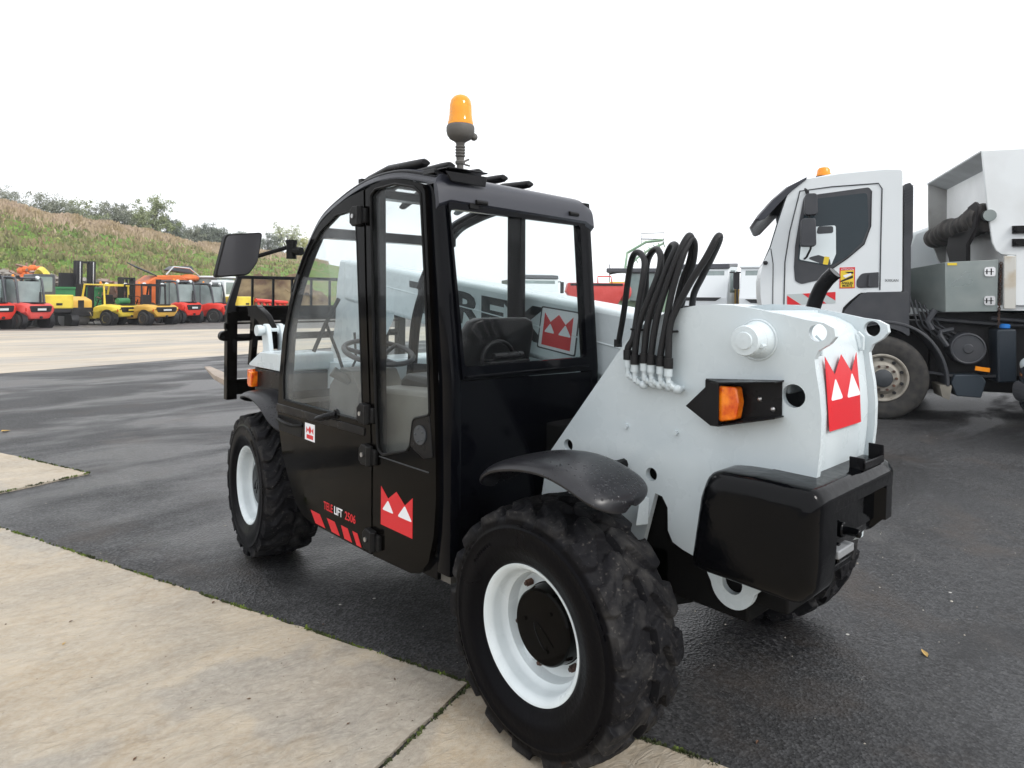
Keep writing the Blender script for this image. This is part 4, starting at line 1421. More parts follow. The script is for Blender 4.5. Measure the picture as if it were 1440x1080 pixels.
# rear pillars
for s, x0, x1 in ((0, XL - .004, XL + .050), (1, XRc - .050, XRc + .004)):
    b = MB()
    rg = []
    for z in (.46, .60, .80, 1.0, 1.2, 1.4, 1.6, 1.8, 1.96):
        xx = x0 if s == 0 else x1
        y_ = yr(xx, z)
        dep = .085 if s == 0 else .07
        rg.append([(p[0], p[1], z) for p in rpoly([(x0, y_ + dep), (x0, y_), (x1, y_), (x1, y_ + dep)], .012, 2)])
    b.loft(rg)
    b.build('rear_pillar', 'frame', TH, ang=50)
# rear wall with the window opening
RW = lambda u, v, w: (u, yr(u, v) + .014 + w, v)
def rwplate(name, out, hl, th, m, parent, off=0, bevel=.003):
    return plate(name, out, hl, th, lambda u, v, w: (u, yr(u, v) + .014 + off + w, v), m, parent, bevel)
wall_out = rpoly([(XL + .045, .46), (XRc - .045, .46), (XRc - .045, 1.18), (XL + .045, 1.195)], .01)
rwplate('rear_wall', wall_out, [], .02, 'frame', TH)
win_o = rpoly([(XL + .045, 1.200), (XRc - .045, 1.186), (XRc - .045, 1.885), (XL + .045, 1.895)], .012)
win_i = rpoly([(XL + .062, 1.248), (XRc - .085, 1.248), (XRc - .078, 1.852), (XL + .052, 1.862)], .02)
rw = rwplate('rear_window', win_o, [win_i], .03, 'frame', TH, -.006)
rwplate('window_glass', rpoly([(XL + .055, 1.242), (XRc - .080, 1.242), (XRc - .072, 1.858), (XL + .046, 1.868)], .02), [], .005, M['clearglass'] if 'clearglass' in M else glass('rear_glass', tint=(.93, .95, .95), haze=.012), rw, 0, .001)
b = MB()
b.box(XL + .06, XRc - .085, yr(-.4, 1.23) - .022, yr(-.4, 1.23) - .002, 1.206, 1.216)
b.build('window_ledge', 'frame', rw, bevel=.003)
for x in (-.66, -.13):
    b = MB()
    y_ = yr(x, 1.9)
    b.tube([(x - .03, y_ - .018, 1.900), (x + .03, y_ - .018, 1.898)], .010, 10)
    b.box(x - .055, x - .01, y_ - .014, y_ + .0, 1.872, 1.895)
    b.build('window_hinge', 'matte', rw, bevel=.002)
# header box behind the window top
b = MB()
rg = []
for x in (XL + .04, XRc - .04):
    y_ = yr(x, 1.9)
    rg.append([(x, y_ - .004, 1.880), (x, y_ - .004, 1.965 - .02 * (x - XL)), (x, y_ + .05, 1.965 - .02 * (x - XL)), (x, y_ + .05, 1.880)])
b.loft(rg)
b.build('rear_header', 'roofgrey', TH, bevel=.004)

# right side: mid pillar, sill, lower wall, glass
b = MB()
b.prism([(1.025, 1.965), (.925, 1.965), (.915, .55), (1.015, .55)], XRc - .045, XRc - .005)
b.build('mid_pillar', 'frame', TH, bevel=.006)
b = MB()
b.prism(rpoly([(.45, .46), (.45, 1.17), (1.90, 1.10), (1.93, .90), (1.70, .46)], .02), XRc - .03, XRc - .008)
b.build('right_wall', 'matte', TH)
b = MB()
b.prism([(.46, 1.17), (.535, 1.93), (1.1, 1.99), (1.30, 1.95), (1.48, 1.87), (1.72, 1.63), (1.87, 1.33), (1.905, 1.10)], XRc - .030, XRc - .025)
b.build('side_window', glass('right_glass', tint=(.90, .93, .93), haze=.001, refl=.005), TH)
# floor, front wall, toe panel
b = MB()
b.prism([(.46, .42), (.46, .50), (1.80, .62), (1.90, .95), (1.93, .95), (1.86, .67), (1.70, .46), (1.5, .40)], XL + .02, XRc - .03)
b.build('cab_floor', 'interior', TH)
b = MB()
b.prism([(p[0] - .002, p[1]) for p in [(1.94, .883), (1.905, .80), (1.857, .664), (1.769, .532), (1.697, .448), (1.614, .403), (1.507, .391), (1.48, .44), (1.60, .45), (1.72, .58), (1.82, .70), (1.88, .90), (1.93, .99)]], XL + .006, XRc - .02)
b.build('front_wall', 'frame', TH)
b = MB()
b.box(XL + .003, XL + .05, .52, .95, .42, .50)
b.box(XL + .003, XL + .05, .95, 1.5, .405, .47)
b.prism([(1.035, 2.0), (.975, 2.0), (.94, .42), (1.01, .42)], XL + .004, XL + .045)
b.build('door_post', 'frame', TH, bevel=.004)

# interior: seat, column, wheel, dash, levers
b = MB()
b.box(XL + .08, XRc - .08, .50, .86, .50, .98)
b.prism(rpoly([(.50, .98), (.50, 1.08), (.62, 1.13), (1.12, 1.10), (1.15, .98), (1.10, .50), (.50, .50)], .03), XL + .05, -.52)
b.build('seat_console', 'interior', TH, bevel=.02)
b = MB()
b.prism(rpoly([(.62, 1.06), (.62, 1.14), (1.05, 1.16), (1.10, 1.12), (1.08, 1.04)], .03), -.66, -.20)
seat = b.build('seat', 'seat', TH, bevel=.03, bseg=3)
b = MB()
rg = []
for (y, z, xa, xb) in ((.70, 1.06, -.60, -.23), (.675, 1.20, -.625, -.205), (.64, 1.36, -.625, -.205), (.625, 1.41, -.60, -.23), (.623, 1.425, -.56, -.27)):
    rg.append([(p[0], p[1], z) for p in rpoly([(xa, y), (xb, y), (xb - .02, y + .085), (xa + .02, y + .085)], .03, 3)])
b.loft(rg)
b.build('backrest', 'seat', seat, ang=50, bevel=.008)
b = MB()
pth = [(-.47 + .09 * math.cos(PI * q / 10), .612, 1.25 + .075 * math.sin(PI * q / 10)) for q in range(11)]
b.tube([(-.38, .615, 1.18)] + pth + [(-.56, .615, 1.18)], .010, 8)
b.box(-.56, -.33, .555, .64, 1.20, 1.245)
b.tube([(-.53, .575, 1.265), (-.36, .575, 1.265)], .016, 10)
b.build('seat_bracket', 'black2', seat, bevel=.004)
# steering wheel tilted
b = MB()
sc = Vector((-.48, 1.56, 1.215))
tl = math.radians(-16)
ring = []
for q in range(40):
    a = 2 * PI * q / 40
    x, y = .185 * math.cos(a), .185 * math.sin(a)
    ring.append((sc.x + x, sc.y + y * math.cos(tl), sc.z - y * math.sin(tl)))
b.tube(ring, .0135, 10, closed=True)
for a in (.5, PI - .5, -PI / 2):
    b.tube([tuple(sc - Vector((0, 0, .03))), (sc.x + .18 * math.cos(a), sc.y + .18 * math.sin(a) * math.cos(tl), sc.z - .18 * math.sin(a) * math.sin(tl))], .012, 8)
b.cyl((sc.x, sc.y, sc.z - .03), .045, .04, ax='z', n=20)
b.tube([(sc.x - .14, sc.y - .12, sc.z - .03), (sc.x - .14, sc.y - .12, sc.z + .055)], .012, 8)
b.sphere((sc.x - .14, sc.y - .12, sc.z + .06), .024, 12, 8)
b.build('steering_wheel', M['dkplastic'] if 'dkplastic' in M else mat('dark_plastic', (.03, .03, .034), .45), TH)
b = MB()
b.tube([(sc.x, sc.y + .02, sc.z - .04), (sc.x, sc.y + .12, 1.05), (sc.x, sc.y + .20, .72)], [.035, .05, .07], 12)
b.prism(rpoly([(1.52, 1.02), (1.60, 1.12), (1.72, 1.13), (1.84, 1.02), (1.84, .70), (1.66, .66)], .03), -.62, -.34)
b.tube([(-.55, 1.50, 1.13), (-.66, 1.42, 1.16)], [.014, .018], 8)
b.tube([(-.62, 1.62, 1.06), (-.70, 1.66, 1.12)], [.02, .03], 8)
b.build('steering_column', 'interior', TH, bevel=.01)
b = MB()
b.prism(rpoly([(1.10, 1.06), (1.10, 1.12), (1.80, 1.02), (1.80, .90), (1.2, .90)], .02), -.20, -.05)
b.tube([(-.13, 1.30, 1.08), (-.13, 1.33, 1.22)], .012, 8)
b.sphere((-.13, 1.335, 1.24), .028, 12, 8)
b.tube([(-.18, 1.15, 1.10), (-.20, 1.22, 1.19)], .010, 8)
b.sphere((-.20, 1.225, 1.20), .020, 12, 8)
b.build('side_console', 'interior', TH, bevel=.012)
b = MB()
b.box(-.60, -.52, 1.74, 1.80, .66, .68)
b.box(-.42, -.34, 1.74, 1.80, .66, .68)
b.tube([(-.56, 1.84, .90), (-.56, 1.78, .68)], .01, 6)
b.tube([(-.38, 1.84, .90), (-.38, 1.78, .68)], .01, 6)
b.build('pedals', 'matte', TH)
# wiper outside the windscreen
b = MB()
b.tube([(-.44, 1.975, 1.02), (-.50, 1.968, 1.18), (-.60, 1.925, 1.36)], .010, 6)
b.tube([(-.655, 1.960, 1.20), (-.60, 1.925, 1.36), (-.55, 1.87, 1.50)], .013, 6)
b.tube([(-.44, 1.975, 1.02), (-.38, 1.97, 1.14), (-.40, 1.955, 1.30)], .008, 6)
b.box(-.48, -.40, 1.95, 1.99, .99, 1.04)
b.build('wiper', 'matte', TH)

# mirror on its arm
b = MB()
mc = [(-1.147, 1.955, 1.826), (-.962, 1.935, 1.848), (-.984, 1.940, 1.690), (-1.030, 1.950, 1.620), (-1.196, 1.965, 1.602)]
mcp = []
for i in range(5):
    p, a, c = Vector(mc[i]), Vector(mc[i - 1]), Vector(mc[(i + 1) % 5])
    for t in (0, .33, .66, 1):
        s = p + (a - p).normalized() * .02
        e = p + (c - p).normalized() * .02
        mcp.append(tuple(s * (1 - t) ** 2 + p * 2 * t * (1 - t) + e * t * t))
b.bridge(mcp, [(p[0] - .002, p[1] + .035, p[2]) for p in mcp])
mr_ = b.build('mirror', 'matte', TH, bevel=.006)
cen = Vector((-1.07, 1.95, 1.73))
b = MB()
ins = [tuple(Vector(p).lerp(cen, .07) - Vector((0, .003, 0))) for p in mcp]
b.bridge(ins, [(p[0], p[1] + .003, p[2]) for p in ins])
b.build('mirror_glass', 'mirror', mr_)
b = MB()
b.tube([(-1.00, 1.965, 1.72), (-.985, 1.955, 1.720), (-.86, 1.84, 1.772)], .011, 10)
b.cyl((-.865, 1.80, 1.75), .026, .085, ax='z', n=18)
b.cyl((-.865, 1.80, 1.795), .029, .02, ax='z', n=18)
b.tube([(-.865, 1.80, 1.75), (-.84, 1.74, 1.745)], .022, 10)
b.build('mirror_arm', 'matte', TH)

# beacon
bx, by = -.70, .60
b = MB()
b.prism([(-.845, 2.006), (-.63, 2.008), (-.640, 1.965), (-.815, 1.968)], .508, .514, ax='y')
b.obox((-.735, .565, 2.020), (.20, .13, .006), (0, .0, 0))
b.obox((-.835, .60, 2.004), (.05, .08, .022), (0, .3, 0))
bk = b.build('beacon_bracket', 'black2', TH, bevel=.003)
b = MB()
b.lathe([(2.020, .020), (2.036, .020), (2.040, .014), (2.060, .014), (2.062, .019), (2.072, .021), (2.078, .016), (2.090, .017)], (bx, by, 0), 'z', 20)
for q in range(4):
    z = 2.092 + q * .012
    b.lathe([(z, .017), (z + .003, .0205), (z + .008, .0205), (z + .011, .017)], (bx, by, 0), 'z', 20)
b.lathe([(2.140, .017), (2.150, .019), (2.156, .026), (2.166, .044), (2.180, .054), (2.196, .058), (2.212, .058), (2.219, .056), (2.222, .053), (2.222, .001)], (bx, by, 0), 'z', 40)
b.sphere((bx + .055, by - .02, 2.180), .016, 10, 8)
b.tube([(bx + .015, by - .01, 2.075), (bx + .034, by - .015, 2.085)], .004, 6)
b.tube([(bx + .015, by - .01, 2.062), (bx + .036, by - .018, 2.058)], .004, 6)
bc = b.build('beacon', M['beaconbase'] if 'beaconbase' in M else mat('beacon_base_rubber', (.10, .095, .088), .6, bump=.2, bscale=90), TH)
b = MB()
b.lathe([(2.2225, .001), (2.2225, .053), (2.230, .0535), (2.240, .051), (2.262, .0475), (2.300, .046), (2.322, .042), (2.338, .031), (2.346, .016), (2.348, .001)], (bx, by, 0), 'z', 40)
b.build('beacon_lens', 'beaconglass', bc)
b = MB()
b.cyl((bx, by, 2.262), .012, .07, ax='z', n=16)
b.prism(rpoly([(bx - .030, 2.235), (bx + .030, 2.235), (bx + .026, 2.30), (bx - .026, 2.30)], .008), by + .005, by + .018, ax='y')
b.build('beacon_reflector', 'beaconcore', bc)

M['decalblack'] = mat('decal_charcoal', (.018, .022, .026), .5)
# ================================================================ BOOM
def zt(y):
    return 1.489 + (y - .584) * .1265
b = MB()
b.prism([(.16, zt(.16) - .06), (.22, zt(.22)), (2.90, zt(2.90)), (2.90, zt(2.90) - .30), (.22, zt(.22) - .345), (.10, zt(.16) - .30)], .045, .315)
boom = b.build('boom', 'grey', TH, bevel=.028, bseg=4)
b = MB()
b.prism(rpoly([(2.60, zt(2.6) - .01), (2.98, zt(2.95) - .005), (3.03, 1.60), (3.05, 1.30), (3.13, 1.05), (3.13, .92), (3.0, .84), (2.80, .90), (2.72, 1.20), (2.60, 1.35)], .03), .06, .30)
b.build('boom_nose', 'grey', boom, bevel=.015)
b = MB()
b.tube([(.048, .15, 1.258), (.048, 2.4, 1.258 + 2.25 * .1478)], .0062, 8)
b.build('weld_line', 'grey', boom)
sl = .1265
def boom_fn(x, y, z, y0=2.035, z0=None):
    yy = y0 - x
    return (.0445 - z - .0005, yy - y * -.12 * 0, zt(yy) - .235 + y)
text('lettering', 'TEREX', .245, boom_fn, 'decalblack', boom, sx=1.65, bold=.010)
dec = [(.853, 1.474), (.592, 1.447), (.622, 1.227), (.887, 1.260)]
def q4(u, v):
    a = Vector(dec[0]).lerp(Vector(dec[1]), u)
    c = Vector(dec[3]).lerp(Vector(dec[2]), u)
    return c.lerp(a, v)
def decf(x):
    def f(u, v, w):
        p = q4(u, v)
        return (x + w, p.x, p.y)
    return f
b = MB()
def dprism(pts, x0, x1):
    b.bridge([(x0, *q4(u, v)) for u, v in pts], [(x1, *q4(u, v)) for u, v in pts])
dprism(rpoly([(0, 0), (1, 0), (1, 1), (0, 1)], .05), .0435, .0448)
ds = b.build('crown_sign', 'dkgrey', boom)
b = MB()
dprism(rpoly([(.035, .035), (.965, .035), (.965, .965), (.035, .965)], .04), .0422, .0434)
b.build('sign_panel', 'white', ds)
crown(.12, .86, .10, .86, decf(.0412), ds, 'crown_mark')
b = MB()
b.box(-.34, .03, -.62, -.10, 1.22, 1.36)
b.lathe([(-.37, .10), (.06, .10)], (0, -.542, 1.36), 'x', 24, 0, True)
b.build('boom_foot', 'grey', boom, bevel=.01)
# lift cylinder under the boom
b = MB()
b.tube([(.18, .35, .85), (.18, 1.2, 1.12)], .05, 16)
b.tube([(.18, 1.2, 1.12), (.18, 1.7, 1.29)], .028, 12)
b.build('lift_cylinder', 'black2', boom)

# hoses: (fitting y, z), tube loops from the plate up and over to the inside
HX = XP - .030
HZ = [
    [(-0.442, -0.065, 1.304), (-0.435, -0.082, 1.370), (-0.423, -0.085, 1.419), (-0.407, -0.085, 1.491), (-0.388, -0.092, 1.599), (-0.366, -0.079, 1.661), (-0.342, -0.035, 1.692), (-0.317, 0.010, 1.679), (-0.292, 0.048, 1.611), (-0.267, 0.090, 1.459), (-0.242, 0.137, 1.325)],
    [(-0.442, -0.097, 1.289), (-0.433, -0.105, 1.415), (-0.417, -0.136, 1.515), (-0.396, -0.162, 1.605), (-0.370, -0.154, 1.670), (-0.342, -0.115, 1.701), (-0.317, -0.069, 1.682), (-0.292, -0.036, 1.637), (-0.267, -0.015, 1.545), (-0.242, 0.015, 1.433)],
    [(-0.442, -0.138, 1.297), (-0.433, -0.148, 1.444), (-0.417, -0.177, 1.545), (-0.396, -0.203, 1.638), (-0.370, -0.217, 1.696), (-0.342, -0.192, 1.715), (-0.317, -0.157, 1.704), (-0.292, -0.116, 1.649), (-0.267, -0.068, 1.518), (-0.242, -0.032, 1.421)],
    [(-0.442, -0.168, 1.294), (-0.433, -0.182, 1.445), (-0.417, -0.211, 1.562), (-0.396, -0.242, 1.666), (-0.370, -0.260, 1.729), (-0.342, -0.259, 1.741), (-0.322, -0.254, 1.710), (-0.302, -0.231, 1.653), (-0.282, -0.190, 1.589), (-0.262, -0.153, 1.505), (-0.242, -0.122, 1.437)],
    [(-0.442, -0.207, 1.292), (-0.433, -0.220, 1.419), (-0.417, -0.232, 1.534), (-0.396, -0.257, 1.653), (-0.370, -0.263, 1.706), (-0.342, -0.262, 1.731), (-0.322, -0.264, 1.709), (-0.302, -0.244, 1.647), (-0.282, -0.208, 1.584), (-0.262, -0.172, 1.492), (-0.242, -0.141, 1.425)],
    [(-0.442, -0.239, 1.287), (-0.435, -0.239, 1.420), (-0.423, -0.256, 1.482), (-0.407, -0.304, 1.579), (-0.388, -0.349, 1.658), (-0.366, -0.374, 1.723), (-0.342, -0.373, 1.734), (-0.322, -0.356, 1.712), (-0.302, -0.320, 1.665), (-0.282, -0.272, 1.601), (-0.262, -0.226, 1.540), (-0.242, -0.205, 1.488)],
]
for i, P_ in enumerate(HZ):
    fx, fy, fz = P_[0]
    fz -= .052
    fx = HX - .012
    st_ = [(fx, fy, fz + .05), (fx, fy, fz + .085)]
    path = sm(st_ + P_[1:], 60)
    b = MB()
    b.tube(path, .0120, 12)
    b.cyl((fx, fy, fz + .060), .0165, .035, ax='z', n=14)
    if i == 0:
        b.cyl(tuple(Vector(P_[-1]) + Vector((0, 0, .01))), .0165, .03, ax='z', n=12)
    h = b.build('hydraulic_hose', 'hose', TH)
    b = MB()
    b.cyl((fx, fy, fz + .030), .0145, .03, ax='z', n=12)
    b.tube([(fx, fy, fz + .02), (fx, fy, fz - .002), (fx + .002, fy - .012, fz - .020), (fx + .014, fy - .030, fz - .028), (fx + .045, fy - .032, fz - .028)], [.010, .0095, .0115, .0105, .0105], 10)
    b.sphere((fx + .010, fy - .032, fz - .028), .0165, 12, 8)
    b.cyl((fx + .002, fy - .006, fz - .012), .0135, .014, ax='y', n=6)
    b.build('hose_fitting', 'grey', h)
for (y, z, w) in ((-.093, 1.405, .028), (-.230, 1.405, .026)):
    b = MB()
    b.tube([(HX + .012 + .022 * math.cos(q * PI / 8), y + w * math.sin(q * PI / 8), z) for q in range(16)], .004, 6, closed=True)
    b.build('cable_tie', 'matte', TH)

# ================================================================ FRONT
b = MB()
b.prism(rpoly([(2.16, 1.07), (2.16, 1.175), (2.50, 1.165), (2.67, 1.085), (2.67, 1.07)], .02), -.735, -.42)
b.prism(rpoly([(2.0, .93), (2.0, 1.12), (2.5, 1.10), (2.66, 1.03), (2.66, .93)], .04), -.45, .60)
b.build('front_frame', 'grey', TH, bevel=.02, bseg=3)
b = MB()
b.box(-.72, -.44, 2.18, 2.62, .90, 1.066)
b.box(-.60, .45, 2.2, 2.75, .50, .90)
b.build('front_crossmember', 'black2', TH, bevel=.01)
b = MB()
b.prism(rpoly([(2.62, .945), (2.70, .945), (2.70, 1.045), (2.62, 1.05)], .01), -.735, -.69)
b.obox((-.735, 2.60, .992), (.05, .055, .095), (0, 0, .0))
b.build('indicator_lamp', 'amberlens', TH, bevel=.006)
# clevis with its pin
b = MB()
for x in (-.688, -.60):
    b.prism(rpoly([(2.46, 1.13), (2.56, 1.13), (2.60, 1.28), (2.585, 1.335), (2.53, 1.335), (2.50, 1.28)], .03), x, x + .028)
b.box(-.69, -.575, 2.46, 2.58, 1.12, 1.17)
cl = b.build('clevis', 'grey', TH, bevel=.006)
b = MB()
b.cyl((-.63, 2.56, 1.295), .028, .17, n=24)
b.cyl((-.72, 2.56, 1.295), .034, .03, n=24)
b.cyl((-.535, 2.56, 1.295), .034, .03, n=24)
b.build('clevis_pin', 'grey', cl)
b = MB()
b.prism([(2.931, 1.441), (2.779, 1.449), (2.623, 1.388), (2.536, 1.314), (2.523, 1.177), (2.608, 1.171), (2.631, 1.265), (2.754, 1.343), (2.80, 1.36), (2.83, 1.20), (2.86, 1.05), (2.91, 1.05), (2.885, 1.20), (2.87, 1.37), (3.08, 1.37), (3.08, 1.44)], -.650, -.612)
b.build('carriage_arm', 'black', TH, bevel=.004)

# carriage
CY = 3.10
b = MB()
b.box(-.720, -.650, CY - .02, CY + .04, .80, 1.40)
b.box(.65, .72, CY - .02, CY + .04, .80, 1.40)
b.box(-.69, .70, CY - .01, CY + .03, 1.335, 1.44)
b.box(-.69, .70, CY, CY + .02, 1.312, 1.325)
b.tube([(-.68, CY + .01, 1.22), (.69, CY + .01, 1.22)], .026, 12)
b.box(-.69, .70, CY - .01, CY + .04, .83, .935)
for x in (-.30, .28, .54):
    b.box(x - .03, x + .03, CY - .005, CY + .025, .93, 1.34)
b.cyl((-.735, CY, 1.235), .035, .05, ax='y', n=20)
b.box(-.742, -.70, CY - .04, CY - .01, 1.28, 1.325)
car = b.build('fork_carriage', 'black', TH, bevel=.005)
b = MB()
for s in (-1, 1):
    b.loft([[(s * .725, CY - .015, 1.38), (s * .655, CY - .015, 1.38), (s * .655, CY + .02, 1.38), (s * .725, CY + .02, 1.38)],
            [(s * .715, CY - .015, 1.45), (s * .665, CY - .015, 1.45), (s * .665, CY + .02, 1.45), (s * .715, CY + .02, 1.45)],
            [(s * .650, CY + .0, 1.63), (s * .615, CY + .0, 1.63), (s * .615, CY + .03, 1.63), (s * .650, CY + .03, 1.63)]])
b.box(-.648, .648, CY - .002, CY + .032, 1.625, 1.648)
for x in (-.54, -.39, -.25, -.10, .05, .20, .35, .50):
    b.box(x - .007, x + .007, CY, CY + .02, 1.43, 1.63)
b.build('load_backrest', 'black2', car, bevel=.003)
for x in (-.61, .58):
    b = MB()
    b.loft([[(x - .05, y, z0), (x + .05, y, z0), (x + .05, y, z1), (x - .05, y, z1)] for y, z0, z1 in ((CY + .05, .855, .90), (3.5, .895, .93))] + [[(x - .022, 3.78, .955), (x + .022, 3.78, .955), (x + .022, 3.78, .965), (x - .022, 3.78, .965)]])
    b.box(x - .05, x + .05, CY + .045, CY + .085, .855, .93)
    b.build('fork', 'forksteel', car, bevel=.004)
# ================================================================ TIPPER TRUCK (local: y forward, x to its right, near side at x = 0)
M['twhite'] = mat('truck_white_paint', (0.68, 0.715, 0.73), 0.28, coat=.3, var=(0.64, 0.675, 0.69), vscale=1.2)
M['bodywhite'] = mat('tipper_body_white', (0.74, 0.77, 0.78), 0.45, var=(0.64, 0.66, 0.66), vscale=1.6, vmix=(.45, .75))
M['bodygrime_shade'] = mat('tipper_grime_shade', (0.24, 0.235, 0.22), 0.7, var=(0.36, 0.36, 0.355), vscale=2.5)  # inner tipper grime, darkened further to stand for shade on the cheek
M['tgrey'] = mat('truck_grey_plastic', (0.035, 0.038, 0.045), 0.5, var=(0.05, 0.052, 0.058), vscale=4)
M['tdark'] = mat('truck_chassis_black', (0.008, 0.008, 0.010), 0.6)
M['alu'] = mat('dull_aluminium', (0.20, 0.235, 0.23), 0.38, metal=.55, var=(0.27, 0.30, 0.29), vscale=2.2, rvar=.12, rscale=3)
M['trim'] = mat('rim_dirty_silver', (0.32, 0.30, 0.26), 0.55, var=(0.22, 0.20, 0.17), vscale=9)
M['truckglass'] = mat('dark_cab_glass', (0.022, 0.034, 0.042), 0.04, ior=1.35)
M['blue'] = mat('blue_plastic', (0.02, 0.19, 0.60), 0.4)
M['yellow'] = mat('yellow_sticker', (0.75, 0.55, 0.04), 0.5)
M['amberpl'] = mat('amber_plastic', (0.85, 0.28, 0.015), 0.25)
M['tarp'] = mat('dusty_tarpaulin', (0.085, 0.075, 0.068), 0.8, var=(0.02, 0.019, 0.019), vscale=7, bump=.8, bscale=22)
M['darkcloth'] = mat('black_tarpaulin', (0.012, 0.010, 0.011), 0.75)
M['chrome'] = mat('chrome', (0.6, 0.6, 0.6), 0.15, metal=1)
TK = empty('tipper_truck', (6.829, 1.473, 0), math.radians(28.37))
tag(TK, 'white tipper truck with red striped door, parked side on at the right', 'truck')
# cab shell in side profile
cabp = [(1.42, 1.30), (1.455, 1.55), (1.46, 1.80), (1.43, 1.98), (1.33, 2.20), (1.22, 2.60), (1.12, 2.93), (1.03, 3.03), (.88, 3.09), (.50, 3.135), (-.02, 3.165), (-.21, 3.15), (-.215, 1.62), (.26, 1.60), (.45, 1.43), (.50, 1.20), (1.38, 1.20)]
b = MB()
b.prism(rpoly(cabp, [.05, .05, .05, .08, .1, .1, .08, .08, .1, .1, .05, .04, .02, .05, .05, .02, .05], 3), 0.0, 2.40)
cab_t = b.build('cab', 'twhite', TK, bevel=.04, bseg=3)
b = MB()
b.prism([(-.215, 3.05), (-.215, 3.16), (-.20, 3.19), (.1, 3.19), (.55, 3.16), (.9, 3.10)], .08, 2.32)
b.build('roof_fairing', 'twhite', cab_t, bevel=.02)
wpts = rpoly([(1.045, 1.93), (1.035, 2.20), (.985, 2.55), (.93, 2.86), (.17, 2.945), (.14, 2.90), (.145, 2.45), (.22, 2.22), (.40, 2.05), (.60, 1.90), (.72, 1.77), (.95, 1.71), (1.03, 1.75)], [.03, .1, .1, .05, .04, .03, .1, .1, .1, .1, .1, .06, .05], 3)
b = MB()
b.prism(wpts, -.008, -.001)
wf = b.build('door_window', 'tgrey', cab_t)
gp = rpoly([(1.00, 2.02), (.985, 2.20), (.945, 2.50), (.895, 2.81), (.19, 2.875), (.17, 2.45), (.24, 2.25), (.42, 2.06), (.62, 1.94)], [.02, .1, .1, .04, .04, .1, .1, .1, .03], 3)
b = MB()
b.prism(gp, -.012, -.0085)
pane = b.build('window_pane', 'truckglass', wf)
# pale patch on the near pane, painted as daylight through the far-side window
b = MB()
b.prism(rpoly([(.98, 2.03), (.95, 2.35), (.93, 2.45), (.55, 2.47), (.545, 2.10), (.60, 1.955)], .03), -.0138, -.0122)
M['painted_daylight'] = mat('painted_sky_through_cab', (0.70, 0.77, 0.79), 0.1)
b.build('painted_daylight_patch', 'painted_daylight', wf)
b = MB()
b.prism(rpoly([(.78, 2.36), (.58, 2.37), (.58, 2.46), (.76, 2.46)], .03), -.0152, -.0140)
b.build('sun_blind', 'dkgrey', wf)
b = MB()
b.prism(rpoly([(.90, 2.05), (.66, 1.95), (.60, 1.955), (.62, 2.04), (.75, 2.09)], .03), -.0150, -.0142)
b.build('steering_wheel', 'dkgrey', wf)
b = MB()
b.prism(rpoly([(.70, 1.97), (.64, 1.96), (.62, 2.06), (.68, 2.07)], .01), -.0162, -.0153)
b.build('paper_tag', 'yellow', wf)
# door shut lines
b = MB()
def line(p, w=.008, x=-.003, closed=False):
    b.tube([(x, a, c) for a, c in p], w, 4, closed=closed)
line([(.035, 1.64), (.03, 2.2), (.02, 2.92), (.06, 2.99), (.60, 2.97), (.98, 2.93), (1.10, 2.40), (1.155, 2.00), (1.165, 1.25)])
b.build('door_gap', 'dkgrey', cab_t)
b = MB()
line([(1.33, 2.18), (1.30, 1.98), (1.30, 1.30)], .006)
b.build('corner_gap', 'dkgrey', cab_t)
b = MB()
b.prism(rpoly([(.305, 1.66), (.30, 1.76), (.25, 1.85), (.05, 1.865), (.05, 1.67)], [.05, .05, .08, .01, .01], 3), -.006, .0)
b.prism(rpoly([(.175, 1.68), (.13, 1.68), (.11, 1.84), (.165, 1.85)], .02), -.03, -.006)
b.build('door_handle', 'tgrey', cab_t)
# sticker, stripe, letters
TF = lambda x, y, z: (x, y, z)
b = MB()
b.prism([(.500, 1.925), (.320, 1.930), (.322, 1.660), (.500, 1.655)], -.003, -.001)
sk = b.build('blind_spot_sticker', 'red', cab_t)
b = MB()
b.prism([(.488, 1.885), (.332, 1.890), (.333, 1.672), (.488, 1.668)], -.0042, -.0032)
b.build('sticker_field', 'yellow', sk)
b = MB()
b.prism([(.488, 1.755), (.345, 1.825), (.345, 1.79), (.488, 1.735)], -.0052, -.0044)
b.prism([(.44, 1.868), (.34, 1.872), (.34, 1.845), (.40, 1.85)], -.0052, -.0044)
b.build('sticker_mark', 'tdark', sk)
b = MB()
b.prism(rpoly([(.465, 1.82), (.37, 1.855), (.36, 1.83), (.43, 1.79)], .01), -.0060, -.0053)
b.build('sticker_mark', 'white', sk)
text('sticker_text', 'ATTENTION', .030, lambda x, y, z: (-.0045 - z, .484 - x, 1.892 + y), 'white', sk, sx=.90)
text('sticker_text', 'ANGLES', .042, lambda x, y, z: (-.0055 - z, .475 - x, 1.712 + y), 'tdark', sk, sx=.85, bold=.001)
text('sticker_text', 'MORTS', .042, lambda x, y, z: (-.0055 - z, .468 - x, 1.676 + y), 'tdark', sk, sx=.85, bold=.001)
b = MB()
b.prism([(1.125, 1.575), (.545, 1.612), (.545, 1.465), (1.125, 1.435)], -.003, -.001)
sp = b.build('warning_stripe', mat('grey_reflective', (.45, .50, .50), .4), cab_t)
b = MB()
b.prism([(1.125, 1.56), (1.125, 1.436), (.955, 1.442)], -.0045, -.0032)
b.prism([(.94, 1.586), (.80, 1.596), (.655, 1.460), (.765, 1.455)], -.0045, -.0032)
b.prism([(.70, 1.60), (.545, 1.611), (.545, 1.50)], -.0045, -.0032)
b.build('stripe_red', 'red', sp)
text('small_lettering', '4x4 OMM', .048, lambda x, y, z: (-.003 - z, 1.06 - x, 1.392 + y), 'dkgrey', cab_t, sx=1.0, bold=.001)
